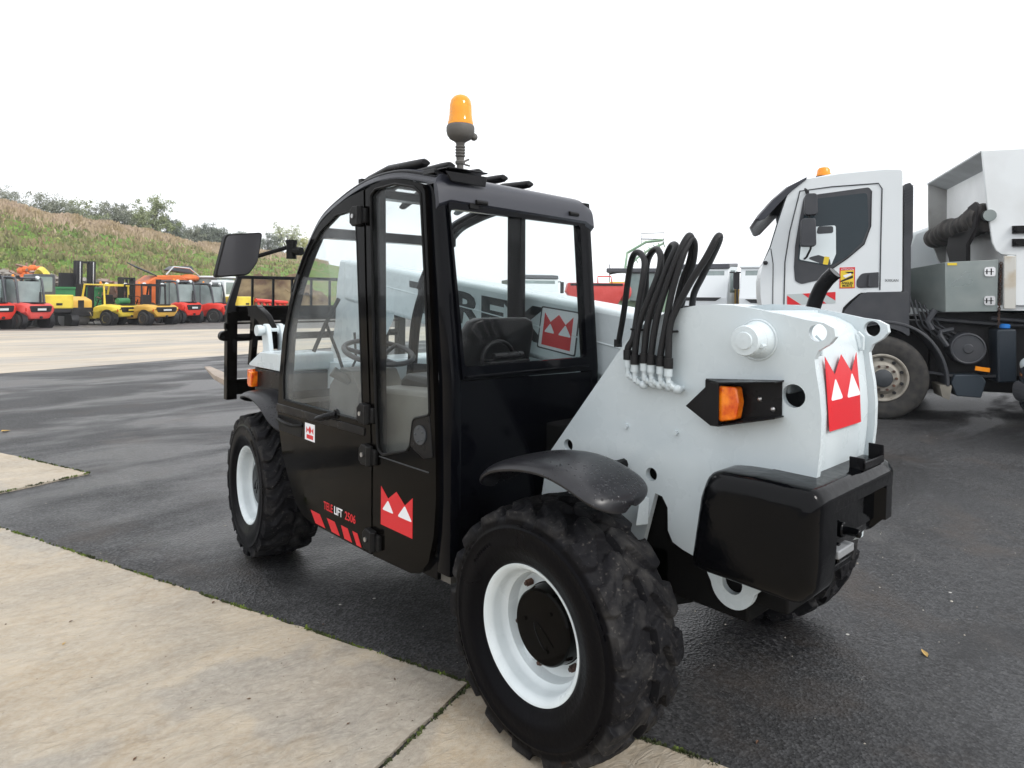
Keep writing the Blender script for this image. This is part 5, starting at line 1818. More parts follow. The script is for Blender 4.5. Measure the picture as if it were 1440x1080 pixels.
text('small_lettering', 'XXKAN', .046, lambda x, y, z: (-.003 - z, -.02 - x, 1.745 + y), 'dkgrey', cab_t, sx=.95)
for z in (1.30,):
    b = MB()
    b.prism([(1.16, z), (.52, z), (.52, z - .10), (1.14, z - .10)], -.02, .0)
    b.build('entry_step', 'tgrey', cab_t, bevel=.01)
b = MB()
line([(.60, 1.90), (.40, 2.05), (.22, 2.22), (.145, 2.45), (.14, 2.90)], .006, -.009)
b.build('window_rubber', 'tdark', wf)
# windscreen edge, visor, wipers side
b = MB()
b.prism([(1.432, 1.99), (1.345, 2.205), (1.235, 2.60), (1.14, 2.92), (1.13, 2.92), (1.22, 2.60), (1.33, 2.2), (1.41, 2.0)], .05, 2.35)
b.build('windscreen', 'truckglass', cab_t)
b = MB()
rg = []
for x, k in ((-.02, .0), (.03, .03), (1.2, .09), (2.37, .03), (2.42, .0)):
    rg.append([(x, 1.50 + k, 2.58), (x, 1.47 + k, 2.63), (x, 1.30 + k, 2.83), (x, 1.12 + k, 2.99), (x, .90, 3.11), (x, .90, 3.08), (x, 1.08 + k, 2.93), (x, 1.22 + k, 2.78), (x, 1.40 + k, 2.58), (x, 1.47 + k, 2.55)])
b.loft(rg)
b.build('sun_visor', 'roofgrey', cab_t, ang=50, bevel=.006)
b = MB()
b.tube([(.0, .90, 2.90), (-.16, .93, 2.93), (-.20, .90, 2.90), (-.20, .88, 2.50), (-.18, .86, 2.16), (-.10, .90, 2.06), (0, .92, 2.04)], .014, 8)
mh = b.build('mirror_arm', 'tdark', cab_t)
for z0, z1, y0, y1 in ((2.585, 2.86, .785, .945), (2.185, 2.545, .80, .985)):
    b = MB()
    b.prism(rpoly([(y0, z0), (y1, z0), (y1 - .01, z1), (y0 + .01, z1)], .04, 3), -.26, -.12)
    b.build('door_mirror', 'tgrey', mh, bevel=.02)
b = MB()
b.lathe([(3.14, .09), (3.17, .09), (3.175, .085), (3.22, .08), (3.25, .06), (3.262, .001)], (.35, .66, .03), 'z', 20)
b.build('beacon', 'amberpl', cab_t)
b = MB()
b.box(.28, .42, .60, .76, 3.10, 3.165)
b.build('beacon_foot', 'tdark', cab_t)
b = MB()
b.sphere((-.03, 1.395, 1.99), .03, 8, 6)
b.build('camera_eye', 'tdark', cab_t)
# snorkel / louvred stack behind the cab
b = MB()
b.prism(rpoly([(-.235, 1.35), (-.235, 2.97), (-.30, 2.99), (-.335, 2.93), (-.335, 2.3), (-.315, 2.2), (-.315, 1.35)], .02), .03, .22)
for i in range(16):
    z = 2.34 + i * .037
    b.prism([(-.238, z), (-.332, z + .045), (-.332, z + .062), (-.238, z + .017)], .015, .035)
b.build('air_intake', 'tgrey', TK)
b = MB()
for i in range(6):
    b.tube([(.12 + .05 * math.cos(a * PI / 6), -.27 + .05 * math.sin(a * PI / 6), 1.60 + i * .022) for a in range(12)], .012, 5, closed=True)
b.build('bellows', 'tgrey', TK)
# cab wheel arch panel and mudguard
b = MB()
b.prism(rpoly([(.52, 1.18), (.42, 1.40), (.26, 1.58), (.18, 1.61), (-.28, 1.62), (-.30, 1.05), (-.20, 1.12), (.05, 1.20), (.30, 1.14)], [.05, .1, .1, .05, .02, .02, .05, .1, .05], 3), -.02, .30)
b.build('arch_panel', 'tgrey', TK, bevel=.012)
arc = [(.60, .55), (.56, .80), (.44, 1.02), (.22, 1.18), (-.02, 1.22), (-.28, 1.17), (-.48, 1.04), (-.62, .84), (-.69, .62), (-.70, .46)]
b = MB()
b.strip(sm(arc, 30), -.03, .40, .035)
b.build('front_mudguard', 'tgrey', TK, bevel=.008, ang=60)
b = MB()
b.prism(rpoly([(-.63, .47), (-.76, .47), (-.735, .29), (-.66, .32)], .01), -.02, .38)
b.build('mud_flap', mat('dirty_flap', (.25, .23, .19), .7, var=(.16, .15, .13), vscale=6), TK)
# wheels
def truck_wheel(y, x0=.0, front=True):
    w = MB()
    R = .53
    w.lathe([(.04, .285), (.0, .30), (-.012, .34), (-.018, .42), (-.012, .49), (.01, .515), (.03, R), (.28, R), (.32, .49), (.33, .40), (.30, .29)], n=72)
    t = w.build('wheel', mat('truck_tyre_rubber', (.022, .022, .022), .8, var=(.05, .047, .043), vscale=10) if 'ttyre' not in M else M['ttyre'], TK, ang=50)
    t.location = (x0, y, R)
    r = MB()
    if front:
        r.lathe([(-.010, .302), (-.020, .292), (-.018, .275), (.02, .262), (.035, .25), (.03, .215), (-.02, .185), (-.045, .165), (-.045, .12), (-.06, .115), (-.075, .10), (-.09, .05), (-.092, .001)], n=60)
    else:
        r.lathe([(-.010, .302), (-.020, .292), (-.018, .275), (.05, .262), (.14, .24), (.15, .14), (.05, .12), (.045, .001)], n=60)
    r.build('rim', 'trim', t, ang=35)
    d = MB()
    d.lathe([(-.046, .118), (-.075, .108), (-.095, .055), (-.098, .001)], n=40)
    d.build('hub_cover', 'dkgrey', t)
    for q in range(10):
        a = q * PI / 5
        nb = MB()
        nb.cyl((-.055, .150 * math.cos(a), .150 * math.sin(a)), .017, .035, n=6)
        nb.build('wheel_nut', 'rust', t)
    for q in range(10):
        a = q * PI / 5 + .3
        nb = MB()
        nb.cyl((.018, .232 * math.cos(a), .232 * math.sin(a)), .020, .03, n=12)
        nb.build('vent_hole', 'tdark', t)
    return t
M['ttyre'] = mat('truck_tyre_rubber', (.020, .020, .021), .8, var=(.045, .042, .038), vscale=10)
w1 = truck_wheel(.0)
w2 = truck_wheel(-3.3, .02, False)
w2 = truck_wheel(-4.7, .02, False)
for yy in (0, -3.3, -4.7):
    b = MB()
    b.lathe([(.28, .30), (.30, .50), (.02, .53), (-.28, .53), (-.30, .30)], (2.15, yy, .53), n=40, caps=True)
    b.build('far_wheel', M['ttyre'], TK)
b = MB()
b.box(.80, 1.0, -6.2, 1.1, .75, 1.05)
b.box(1.5, 1.7, -6.2, 1.1, .75, 1.05)
b.box(.42, 2.1, -.8, .9, .62, 1.25)
b.box(1.0, 2.2, -6.0, 1.2, .30, 1.3)  # filler boxes from here on, added to block light and darken the underside
b.box(.45, 1.0, -2.8, -.62, .36, .9)
b.box(.30, .9, -2.4, -.6, .60, 1.36)
b.build('truck_chassis_light_block', 'tdark', TK)
b = MB()
b.prism(rpoly([(.95, .42), (1.46, .42), (1.50, .9), (1.46, 1.28), (.90, 1.28), (.72, .75), (.80, .45)], .05), .02, 2.38)
b.build('front_bumper', 'tgrey', TK, bevel=.03)
# tool box
b = MB()
b.add([(-.02, -.68, 1.37), (-.02, -.68, 1.985), (-.02, -1.235, 2.015), (-.02, -1.225, 1.385), (.50, -.36, 1.43), (.50, -.36, 1.92), (.50, -1.235, 2.01), (.50, -1.225, 1.39)],
      [(0, 1, 2, 3), (4, 7, 6, 5), (0, 4, 5, 1), (1, 5, 6, 2), (2, 6, 7, 3), (3, 7, 4, 0)])
tb = b.build('tool_box', 'alu', TK, bevel=.006)
for z in (1.515, 1.865):
    b = MB()
    b.prism(rpoly([(-1.085, z - .055), (-1.20, z - .055), (-1.20, z + .06), (-1.085, z + .055)], .03), -.034, -.022)
    b.build('latch', 'chrome', tb)
    b = MB()
    b.box(-.042, -.034, -1.16, -1.15, z - .04, z + .04)
    b.box(-.042, -.034, -1.115, -1.105, z - .03, z + .03)
    b.box(-.042, -.034, -1.18, -1.09, z - .004, z + .004)
    b.build('latch_hook', 'matte', tb)
b = MB()
b.box(-.026, -.022, -.80, -.70, 1.945, 1.975)
b.build('yellow_tag', 'yellow', tb)
# air tank, box, adblue tank
b = MB()
b.lathe([(.45, .001), (.45, .19), (.0, .195), (-.03, .19), (-.035, .175), (-.025, .165), (-.03, .06), (-.04, .05), (-.042, .001)], (.05, -.94, .925), n=44)
b.build('air_tank', 'tgrey', TK, ang=40)
b = MB()
b.tube([(.04, -.72, .95), (.04, -.64, 1.08), (.1, -.66, 1.12), (.1, -.80, 1.16)], .03, 8)
b.tube([(.02, -.58, 1.40), (.02, -.50, 1.25), (.02, -.55, 1.15)], .035, 8)
b.build('air_pipe', 'tgrey', TK)
b = MB()
b.prism(rpoly([(-.76, .50), (-.80, .60), (-1.08, .61), (-1.13, .53), (-1.08, .33), (-.82, .34)], .02), .02, .35)
b.build('battery_box', mat('slate_plastic', (.03, .042, .055), .45), TK, bevel=.012)
b = MB()
b.prism(rpoly([(-1.25, .52), (-1.23, 1.17), (-1.43, 1.18), (-1.44, .54)], .03), .0, .40)
b.build('fuel_tank', mat('slate_tank', (.018, .026, .036), .4), TK, bevel=.02)
b = MB()
b.lathe([(1.18, .045), (1.19, .055), (1.225, .055), (1.235, .04), (1.237, .001)], (.08, -1.335, 0), 'z', 18)
b.build('filler_cap', 'blue', TK)
b = MB()
b.obox((-.01, -1.08, .685), (.02, .15, .05), (0.12, 0, 0))
b.build('side_marker', 'amberpl', TK)
b = MB()
for (p, q, r) in (((.10, -.45, .62), (.10, -1.3, .60), .02), ((.2, -.6, 1.28), (.2, -2.2, 1.24), .03), ((.12, -1.2, 1.30), (.12, -2.3, 1.30), .025)):
    b.tube([p, ((p[0] + q[0]) / 2, (p[1] + q[1]) / 2, (p[2] + q[2]) / 2 - .04), q], r, 6)
for i in range(5):
    b.tube([(.22, -.35 - i * .05, 1.55 - i * .03), (.15, -.42 - i * .06, 1.2), (.2, -.60 - i * .1, 1.0)], .012, 5)
b.build('pipework', 'tgrey', TK)
# chain
b = MB()
for i in range(26):
    z = 1.96 - i * .03
    y = -1.262 + .0008 * i
    b.tube([(-.01 + (.012 * math.cos(q * PI / 4) if i % 2 else 0), y + (0 if i % 2 else .012 * math.cos(q * PI / 4)), z + .02 * math.sin(q * PI / 4)) for q in range(8)], .005, 4, closed=True)
b.build('chain', 'rust', TK)
# tipper body
b = MB()
side = [(-1.045, 3.33), (-1.07, 3.05), (-1.10, 2.70), (-1.16, 2.22), (-1.20, 2.12), (-1.26, 2.07), (-1.40, 2.06), (-1.40, 1.46), (-1.62, 1.46), (-1.70, 1.40), (-5.6, 1.40), (-5.6, 3.34)]
b.prism(side, -.04, .0)
b.build('body_side', 'bodywhite', TK, bevel=.008)
b = MB()
b.prism([(p[0], p[1]) for p in side], 2.42, 2.46)
b.build('body_side', 'bodywhite', TK)
b = MB()
b.box(.0, 2.42, -5.6, -1.12, 1.40, 1.46)
b.build('body_floor', 'bodywhite', TK)
b = MB()   # canopy lip above the headboard
b.prism([(-1.035, 3.335), (-1.035, 3.31), (-1.285, 3.215), (-1.60, 3.20), (-1.60, 3.335)], -.02, 2.44)
b.build('canopy', mat('canopy_grey', (.50, .52, .53), .6, var=(.40, .41, .42), vscale=3), TK, bevel=.006)
b = MB()
b.prism([(-1.04, 3.31), (-1.045, 2.75), (-1.06, 2.5), (-1.19, 2.13), (-1.28, 2.0), (-1.30, 3.2)], 2.38, 2.42)
b.build('canopy_cheek', 'bodygrime_shade', TK)
b = MB()
b.box(.0, 2.40, -1.33, -1.29, 1.42, 3.24)
hb_ = b.build('headboard', mat('headboard_white', (.84, .85, .85), .5, var=(.72, .73, .73), vscale=2), TK)
b = MB()
b.box(2.05, 2.10, -1.29, -1.25, 1.9, 2.45)
b.build('upright', 'bodygrime_shade', hb_)
# rolled tarpaulin along the headboard
b = MB()
rr = random.Random(4)
pp = [(x_, -1.13 + .012 * math.sin(x_ * 9), 2.52 + .02 * math.sin(x_ * 5) - .015 * x_) for x_ in [2.38 - .024 * i for i in range(99)]]
rad = [.135 + .022 * rr.random() + .012 * math.sin(i * .55) + (.02 if i > 70 else 0) for i in range(len(pp))]
rad[0] = .08
b.tube(pp, rad, 20)
b.build('rolled_tarpaulin', 'tarp', TK, ang=70)
b = MB()
pl_ = [(-.10, 2.66), (-.02, 2.72), (.22, 2.68), (.30, 2.40), (.55, 2.38), (.95, 2.36), (1.02, 2.20), (.90, 1.96), (.22, 1.96), (.10, 2.2), (-.04, 2.38)]
rg = []
for y_, k_ in ((-1.02, .9), (-.985, .97), (-.97, 1)):
    rg.append([(lerp(.42, x_, k_), y_ + .03 * math.sin(x_ * 14), z_) for x_, z_ in pl_])
b.loft(rg)
b.build('hanging_cloth', 'darkcloth', TK, bevel=.02, ang=60)
b = MB()
b.cyl((-.05, -1.12, 2.54), .07, .08, n=24)
b.build('roller_end', 'alu', TK)
for z in (2.37, 2.215):
    b = MB()
    b.box(-.075, -.04, -1.52, -1.36, z - .05, z + .04)
    b.cyl((-.08, -1.40, z), .03, .05, n=12)
    b.build('body_hinge', 'matte', TK)
b = MB()
b.box(-.06, -.04, -1.40, -1.28, 1.42, 2.05)
b.build('body_post', mat('stained_post', (.55, .54, .50), .6, var=(.40, .30, .17), vscale=4, vmix=(.5, .8)), TK, bevel=.006)
b = MB()
b.box(-.03, .02, -1.62, -1.58, 1.3, 3.0)
b.build('body_gap', 'rust', TK)

# second dark van behind the tipper gap
VB = empty('dark_van', (10.4, .55, 0), math.radians(28.37))
tag(VB, 'dark windowed van seen through the gap between truck cab and tipper body', 'van')
b = MB()
b.prism(rpoly([(-3.5, .4), (-3.5, 2.6), (1.2, 2.75), (1.6, 2.6), (1.9, 1.7), (2.4, 1.5), (2.45, .4)], .1), 0, 2)
b.build('van_body', 'twhite', VB, bevel=.05)
b = MB()
b.prism(rpoly([(-3.2, 1.3), (-3.2, 2.52), (1.1, 2.55), (1.3, 1.3)], .05), -.01, .0)
b.build('side_glazing', 'truckglass', VB)
for yy in (-2.4, 1.6):
    b = MB()
    b.cyl((.12, yy, .36), .36, .24, n=32)
    b.build('wheel', M['ttyre'], VB)

# dark car nose at the right edge
CR = empty('parked_car', (7.14, -1.27, 0), math.radians(40))
CR.scale = (.85, .62, 1.12)
tag(CR, 'dark grey car nose with number plate at the right edge, before the tipper', 'car')
M['carpaint'] = mat('dark_car_paint', (.018, .022, .028), .22, coat=.4)
b = MB()
rg = []
for y, w_, z0, z1 in ((2.02, .55, .42, .60), (1.98, .72, .30, .72), (1.85, .82, .24, .80), (1.5, .88, .22, .90), (.8, .9, .22, 1.0), (-1.6, .9, .25, 1.0), (-2.0, .8, .35, .95)):
    rg.append([(x_, y, z_) for x_, z_ in rpoly([(-w_, z0), (w_, z0), (w_, z1 - .05), (w_ - .12, z1), (-w_ + .12, z1), (-w_, z1 - .05)], .08, 3)])
b.loft(rg)
car_b = b.build('car_body', 'carpaint', CR, ang=50)
b = MB()
rg = []
for y, w_, z1 in ((.75, .78, 1.0), (.1, .70, 1.42), (-1.3, .68, 1.44), (-1.9, .72, 1.0)):
    rg.append([(x_, y, z_) for x_, z_ in ((-w_ - .06, .98), (w_ + .06, .98), (w_, z1), (-w_, z1))])
b.loft(rg)
b.build('glasshouse', 'truckglass', CR)
b = MB()
b.prism([(1.2, .36), (1.99, .36), (2.05, .42), (2.05, .52), (1.99, .56), (1.2, .56)], -.80, .80)
b.build('front_bumper', 'tgrey', CR, bevel=.05, bseg=3)
for s in (-1, 1):
    b = MB()
    b.sphere((s * .66, 1.86, .72), .15, 16, 10, (1, .8, .55))
    b.build('headlamp', mat('headlamp_glass', (.45, .5, .52), .1) if 'hl' not in M else M['hl'], CR)
    for yy in (1.3, -1.35):
        b = MB()
        b.cyl((s * .80, yy, .32), .32, .2, n=32)
        w_ = b.build('wheel', M['ttyre'], CR)
        b = MB()
        b.cyl((s * .905, yy, .32), .20, .01, n=24)
        b.build('rim', 'trim', w_)
pc_, pa_ = Vector((-.62, 2.0)), math.radians(48)
def pfn(u, w, z):
    return (pc_.x - u * math.cos(pa_) - w * math.sin(pa_), pc_.y - u * math.sin(pa_) + w * math.cos(pa_), z)
b = MB()
b.bridge([pfn(-.2, .012, .33), pfn(.2, .012, .33), pfn(.2, .012, .42), pfn(-.2, .012, .42)], [pfn(-.2, .02, .33), pfn(.2, .02, .33), pfn(.2, .02, .42), pfn(-.2, .02, .42)])
npl = b.build('number_plate', 'white', CR)
text('plate_characters', '586', .085, lambda x, y, z: pfn(x - .18, .021 + z, .345 + y), 'tdark', npl, sx=1.1)
# ================================================================ FAR MACHINES
M['fred'] = mat('forklift_red', (0.72, 0.045, 0.03), 0.4, coat=.1, var=(0.60, 0.035, 0.02), vscale=2)
M['fredfade'] = mat('faded_forklift_red', (0.66, 0.10, 0.09), 0.45, var=(0.58, 0.06, 0.05), vscale=2)
M['fyel'] = mat('machine_yellow', (0.78, 0.62, 0.07), 0.45, var=(0.66, 0.50, 0.06), vscale=2)
M['fora'] = mat('machine_ochre', (0.66, 0.40, 0.07), 0.45, var=(0.55, 0.32, 0.06), vscale=2)
M['orange'] = mat('orange_paint', (0.72, 0.17, 0.035), 0.45, var=(0.55, 0.12, 0.03), vscale=2)
M['green'] = mat('green_paint', (0.05, 0.25, 0.09), 0.45, var=(0.04, 0.18, 0.07), vscale=1.5)
M['sage'] = mat('haze_paled_green_paint', (0.22, 0.36, 0.24), 0.5, var=(0.30, 0.42, 0.30), vscale=1.5)  # harvester green, paled in the colour itself to stand for haze
M['fgrey'] = mat('cab_slate', (0.06, 0.065, 0.075), 0.4)
M['paneg'] = mat('cab_glass_far', (0.14, 0.20, 0.20), 0.06, var=(.25, .30, .29), vscale=1.2)
M['paneb'] = mat('cab_glass_pale', (0.30, 0.36, 0.36), 0.08, var=(.18, .22, .22), vscale=1.2)
M['fblack'] = mat('far_black', (0.010, 0.010, 0.012), 0.6)
M['ftyre'] = mat('far_tyre', (0.022, 0.021, 0.020), 0.85)
M['fwhite'] = mat('far_white', (0.72, 0.76, 0.78), 0.35)
M['ballast'] = mat('faded_ochre', (0.40, 0.30, 0.18), 0.7, var=(0.22, 0.15, 0.10), vscale=4)

M['redlamp'] = mat('red_lamp', (0.5, 0.02, 0.01), .2)
def fwheel(root, x, y, r, w, mrim):
    b = MB()
    b.lathe([(-w / 2, r * .55), (-w / 2, r * .88), (-w * .36, r), (w * .36, r), (w / 2, r * .88), (w / 2, r * .55)], n=28, caps=True)
    o = b.build('wheel', 'ftyre', root)
    o.location = (x, y, r)
    b = MB()
    s = -1 if x < 0 else 1
    b.lathe([(s * (w / 2 + .004), r * .55), (s * w * .3, r * .45), (s * w * .25, r * .2), (s * w * .4, r * .12), (s * w * .4, .001)], n=24)
    b.build('rim', mrim, o)
    return o

def forklift(loc, rz, label, m, W=1.25, H=2.15, L=2.5, style='cab', mast=2.2, mpane='paneg', rim='fred', mcab='fgrey', grp='parked forklifts in the far row', drum=False):
    root = empty('forklift', loc, rz)
    W, H, L = W * .95, H * .95, L * .95
    tag(root, label, 'forklift', grp)
    hw = W / 2
    hb = H * .50
    b = MB()   # counterweight body, rounded, with arches
    rg = []
    for y, k, z0, z1 in ((-L * .52, .74, .52, hb * .80), (-L * .50, .88, .42, hb * .93), (-L * .42, .98, .38, hb), (-L * .20, .98, .40, hb * 1.03), (-L * .05, .94, .30, hb * .95), (.12 * L, .94, .28, hb * .62), (.34 * L, .94, .28, hb * .60)):
        kb = .58 if y < -L * .15 else .9
        rg.append([(x, y, z) for x, z in rpoly([(-hw * kb, z0), (hw * kb, z0), (hw * k, z0 + .28), (hw * k, z1 - .06), (hw * k * .82, z1), (-hw * k * .82, z1), (-hw * k, z1 - .06), (-hw * k, z0 + .28)], .07, 3, True)])
    b.loft(rg)
    body = b.build('body', m, root, ang=45)
    b = MB()
    b.prism(rpoly([(-hw * .62, hb * .66), (hw * .62, hb * .66), (hw * .70, hb * .90), (-hw * .70, hb * .90)], .06, 3), -L * .535, -L * .44, ax='y')
    b.build('grille', 'fblack', body, bevel=.01)
    b = MB()
    b.prism([(-hw * .25, hb * .72), (hw * .30, hb * .72), (hw * .30, hb * .80), (-hw * .25, hb * .80)], -L * .54, -L * .536, ax='y')
    b.build('badge_panel', 'fwhite' if m != 'fyel' else 'fyel', body)
    b = MB()
    b.cyl((0, -L * .53, hb * .45), .05, .06, ax='y', n=12)
    b.build('tow_pin', 'fblack', body)
    sd = int(abs(loc[0]) * 97 + abs(loc[1]) * 31)
    q_ = random.Random(sd)
    for s in (-1, 1):
        b = MB()
        b.box(s * hw * .80 - .06, s * hw * .80 + .06, -L * .505, -L * .49, hb * .70, hb * .82)
        b.build('tail_lamp', 'redlamp', body)
        b = MB()
        b.cyl((s * hw * .62, -L * .20, H + .02), .07, .08, ax='y', n=12)
        b.build('work_lamp', 'fwhite' if q_.random() < .6 else 'fblack', root)
    b = MB()
    for i in range(5):
        b.box(-hw * .50, hw * .50, -L * .542, -L * .535, hb * .68 + i * .035, hb * .685 + i * .035)
    b.box(-hw * .45, hw * .45, -L * .47, -L * .25, hb * .995, hb * 1.03)
    b.build('cooling_slots', 'fblack', body)
    b = MB()
    b.tube([(hw * .55, -L * .30, hb), (hw * .55, -L * .30, hb + q_.uniform(.2, .8))], .035, 8)
    b.build('exhaust_pipe', 'fblack', root)
    b = MB()
    b.lathe([(0, .05), (.10, .045), (.12, .001)], (-hw * .4, 0, H + .03), 'z', 12)
    b.build('beacon', 'amberpl', root)
    for s in (-1, 1):
        b = MB()
        b.cyl((s * hw * .86, -L * .33, .34), .40, hw * .32, n=28)
        b.build('wheel_arch', 'fblack', body)
        fwheel(root, s * (hw - .03), -L * .33, .31, .24, rim)
        fwheel(root, s * (hw - .02), L * .24, .36, .28, rim)
    # cab or overhead guard
    if style == 'cab':
        pr = [(-L * .30, hb), (-L * .24, H * .90), (-L * .17, H), (L * .16, H), (L * .27, H * .93), (L * .32, hb * .62)]
        for s in (-1, 1):
            b = MB()
            b.tube([(s * hw * .82, y, z) for y, z in sm(pr, 24)], .045, 8)
            b.tube([(s * hw * .82, -.02, hb * .7), (s * hw * .82, .0, H)], .03, 6)
            b.build('cab_post', mcab, root)
            b = MB()
            b.prism([(-L * .26, hb * 1.02), (-L * .20, H * .90), (-L * .15, H * .97), (L * .14, H * .97), (L * .25, H * .90), (L * .30, hb * .7)], s * hw * .82 - .008, s * hw * .82 + .008)
            b.build('side_glass', mpane, root)
        b = MB()
        b.strip(sm([(-L * .17, H + .02), (0, H + .035), (L * .17, H + .02)], 8), -hw * .86, hw * .86, .06)
        b.build('cab_roof', mcab, root, bevel=.02)
        b = MB()
        b.prism([(-hw * .74, hb * 1.04), (hw * .74, hb * 1.04), (hw * .70, H * .93), (-hw * .70, H * .93)], -L * .235, -L * .225, ax='y')
        b.build('rear_glass', mpane, root)
        b = MB()
        b.prism(rpoly([(-.25, hb * .9), (.20, hb * .9), (.18, hb * 1.55), (-.22, hb * 1.55)], .05), -.12, .02, ax='y')
        b.build('seat', 'fblack', root, bevel=.03)
    else:
        for s in (-1, 1):
            b = MB()
            b.tube([(s * hw * .8, -L * .22, hb * .95), (s * hw * .8, -L * .20, H - .03), (s * hw * .8, L * .20, H), (s * hw * .8, L * .30, hb * .62)], .045, 8)
            b.build('cab_post', mcab, root)
        b = MB()
        for i in range(7):
            y = -L * .20 + L * .40 * i / 6
            b.box(-hw * .8, hw * .8, y - .02, y + .02, H - .03, H + .02)
        b.box(-hw * .84, hw * .84, -L * .22, -L * .19, H - .08, H + .03)
        b.build('overhead_guard', mcab, root, bevel=.008)
        b = MB()
        b.prism(rpoly([(-.30, hb * .9), (.25, hb * .9), (.22, hb * 1.5), (-.26, hb * 1.5)], .06), -.16, .0, ax='y')
        b.build('seat', 'fblack', root, bevel=.04)
        b = MB()
        b.tube([(-.05 + .18 * math.cos(q * PI / 8), .42 + .05 * math.sin(q * PI / 8), hb * 1.25 + .16 * math.sin(q * PI / 8)) for q in range(16)], .015, 5, closed=True)
        b.tube([(-.05, .42, hb * 1.25), (-.05, .6, hb * .8)], .03, 6)
        b.build('steering_wheel', 'fblack', root)
        if drum:
            b = MB()
            b.cyl((.10, -L * .30, hb + .17), .15, .62, n=24)
            b.build('gas_bottle', 'green', root, bevel=.03)
    # mast and forks
    for s in (-1, 1):
        b = MB()
        b.box(s * .30 - .05, s * .30 + .05, L * .40, L * .52, .10, mast)
        b.build('mast_rail', 'fblack', root, bevel=.01)
        b = MB()
        b.box(s * .24 - .05, s * .24 + .05, L * .56, L * .56 + 1.0, .06, .10)
        b.box(s * .24 - .05, s * .24 + .05, L * .56, L * .56 + .05, .06, .55)
        b.build('fork', 'fblack', root)
    b = MB()
    for z in (.35, mast * .55, mast - .06):
        b.box(-.33, .33, L * .43, L * .48, z - .05, z + .05)
    b.box(-.42, .42, L * .53, L * .56, .25, .60)
    b.cyl((-.02, L * .45, mast * .5), .05, mast * .9, ax='z', n=12)
    b.build('mast_frame', 'fblack', root)
    return root
def P(px, d, z=0.0):
    p = hit(px, d)
    return (p.x, p.y, z)
R_ = math.radians
forklift(P(-30, 27.0), R_(30), 'bright red forklift cut by the left edge of the picture', 'fred', 1.3, 2.25, 2.7)
forklift(P(27, 28.2), R_(26), 'red forklift with grey cab and red wheels, second from the left edge', 'fredfade', 1.35, 2.2, 2.7, mcab='fgrey', mpane='paneb')
forklift(P(150, 31.8), R_(30), 'large yellow forklift carrying a green gas bottle under its yellow guard', 'fyel', 1.75, 1.98, 3.0, 'guard', 1.9, rim='fyel', mcab='fyel', drum=True)
forklift(P(204, 32.2), R_(24), 'worn ochre forklift with black overhead guard and scuffed tail', 'fora', 1.65, 2.0, 2.9, 'guard', 2.25, rim='fora', mcab='fblack')
forklift(P(250, 34.2), R_(22), 'red forklift beside the ochre one, square on to the camera', 'fred', 1.25, 2.2, 2.4, mpane='paneb')
forklift(P(290, 35.6), R_(38), 'rightmost red forklift, with an upright black pipe beside its cab', 'fred', 1.35, 2.1, 2.7, mcab='fgrey', mpane='paneb', rim='fwhite')
# tall mast of a black forklift behind
def mast_unit(loc, rz):
    root = empty('forklift_mast', loc, rz)
    tag(root, 'tall black double mast with bright rods standing above the yellow forklift', 'mast')
    for s in (-1, 1):
        b = MB()
        b.box(s * .36 - .17, s * .36 + .17, -.12, .14, .0, 3.15)
        o = b.build('mast_rail', 'fblack', root, bevel=.02)
        b = MB()
        b.cyl((s * .36, -.15, 2.3), .035, 1.6, ax='z', n=12)
        b.build('lift_rod', 'chrome', o)
    b = MB()
    for z in (.5, 1.9, 3.08):
        b.box(-.5, .5, -.06, .06, z - .05, z + .05)
    b.build('cross_member', 'fblack', root)
    b = MB()
    b.box(-1.25, -.45, .1, .22, 1.7, 2.5)
    b.box(-1.25, -.45, .22, .6, 1.7, 1.76)
    b.build('carriage_plate', 'fblack', root, bevel=.02)
mast_unit(P(119, 35.5), R_(25))

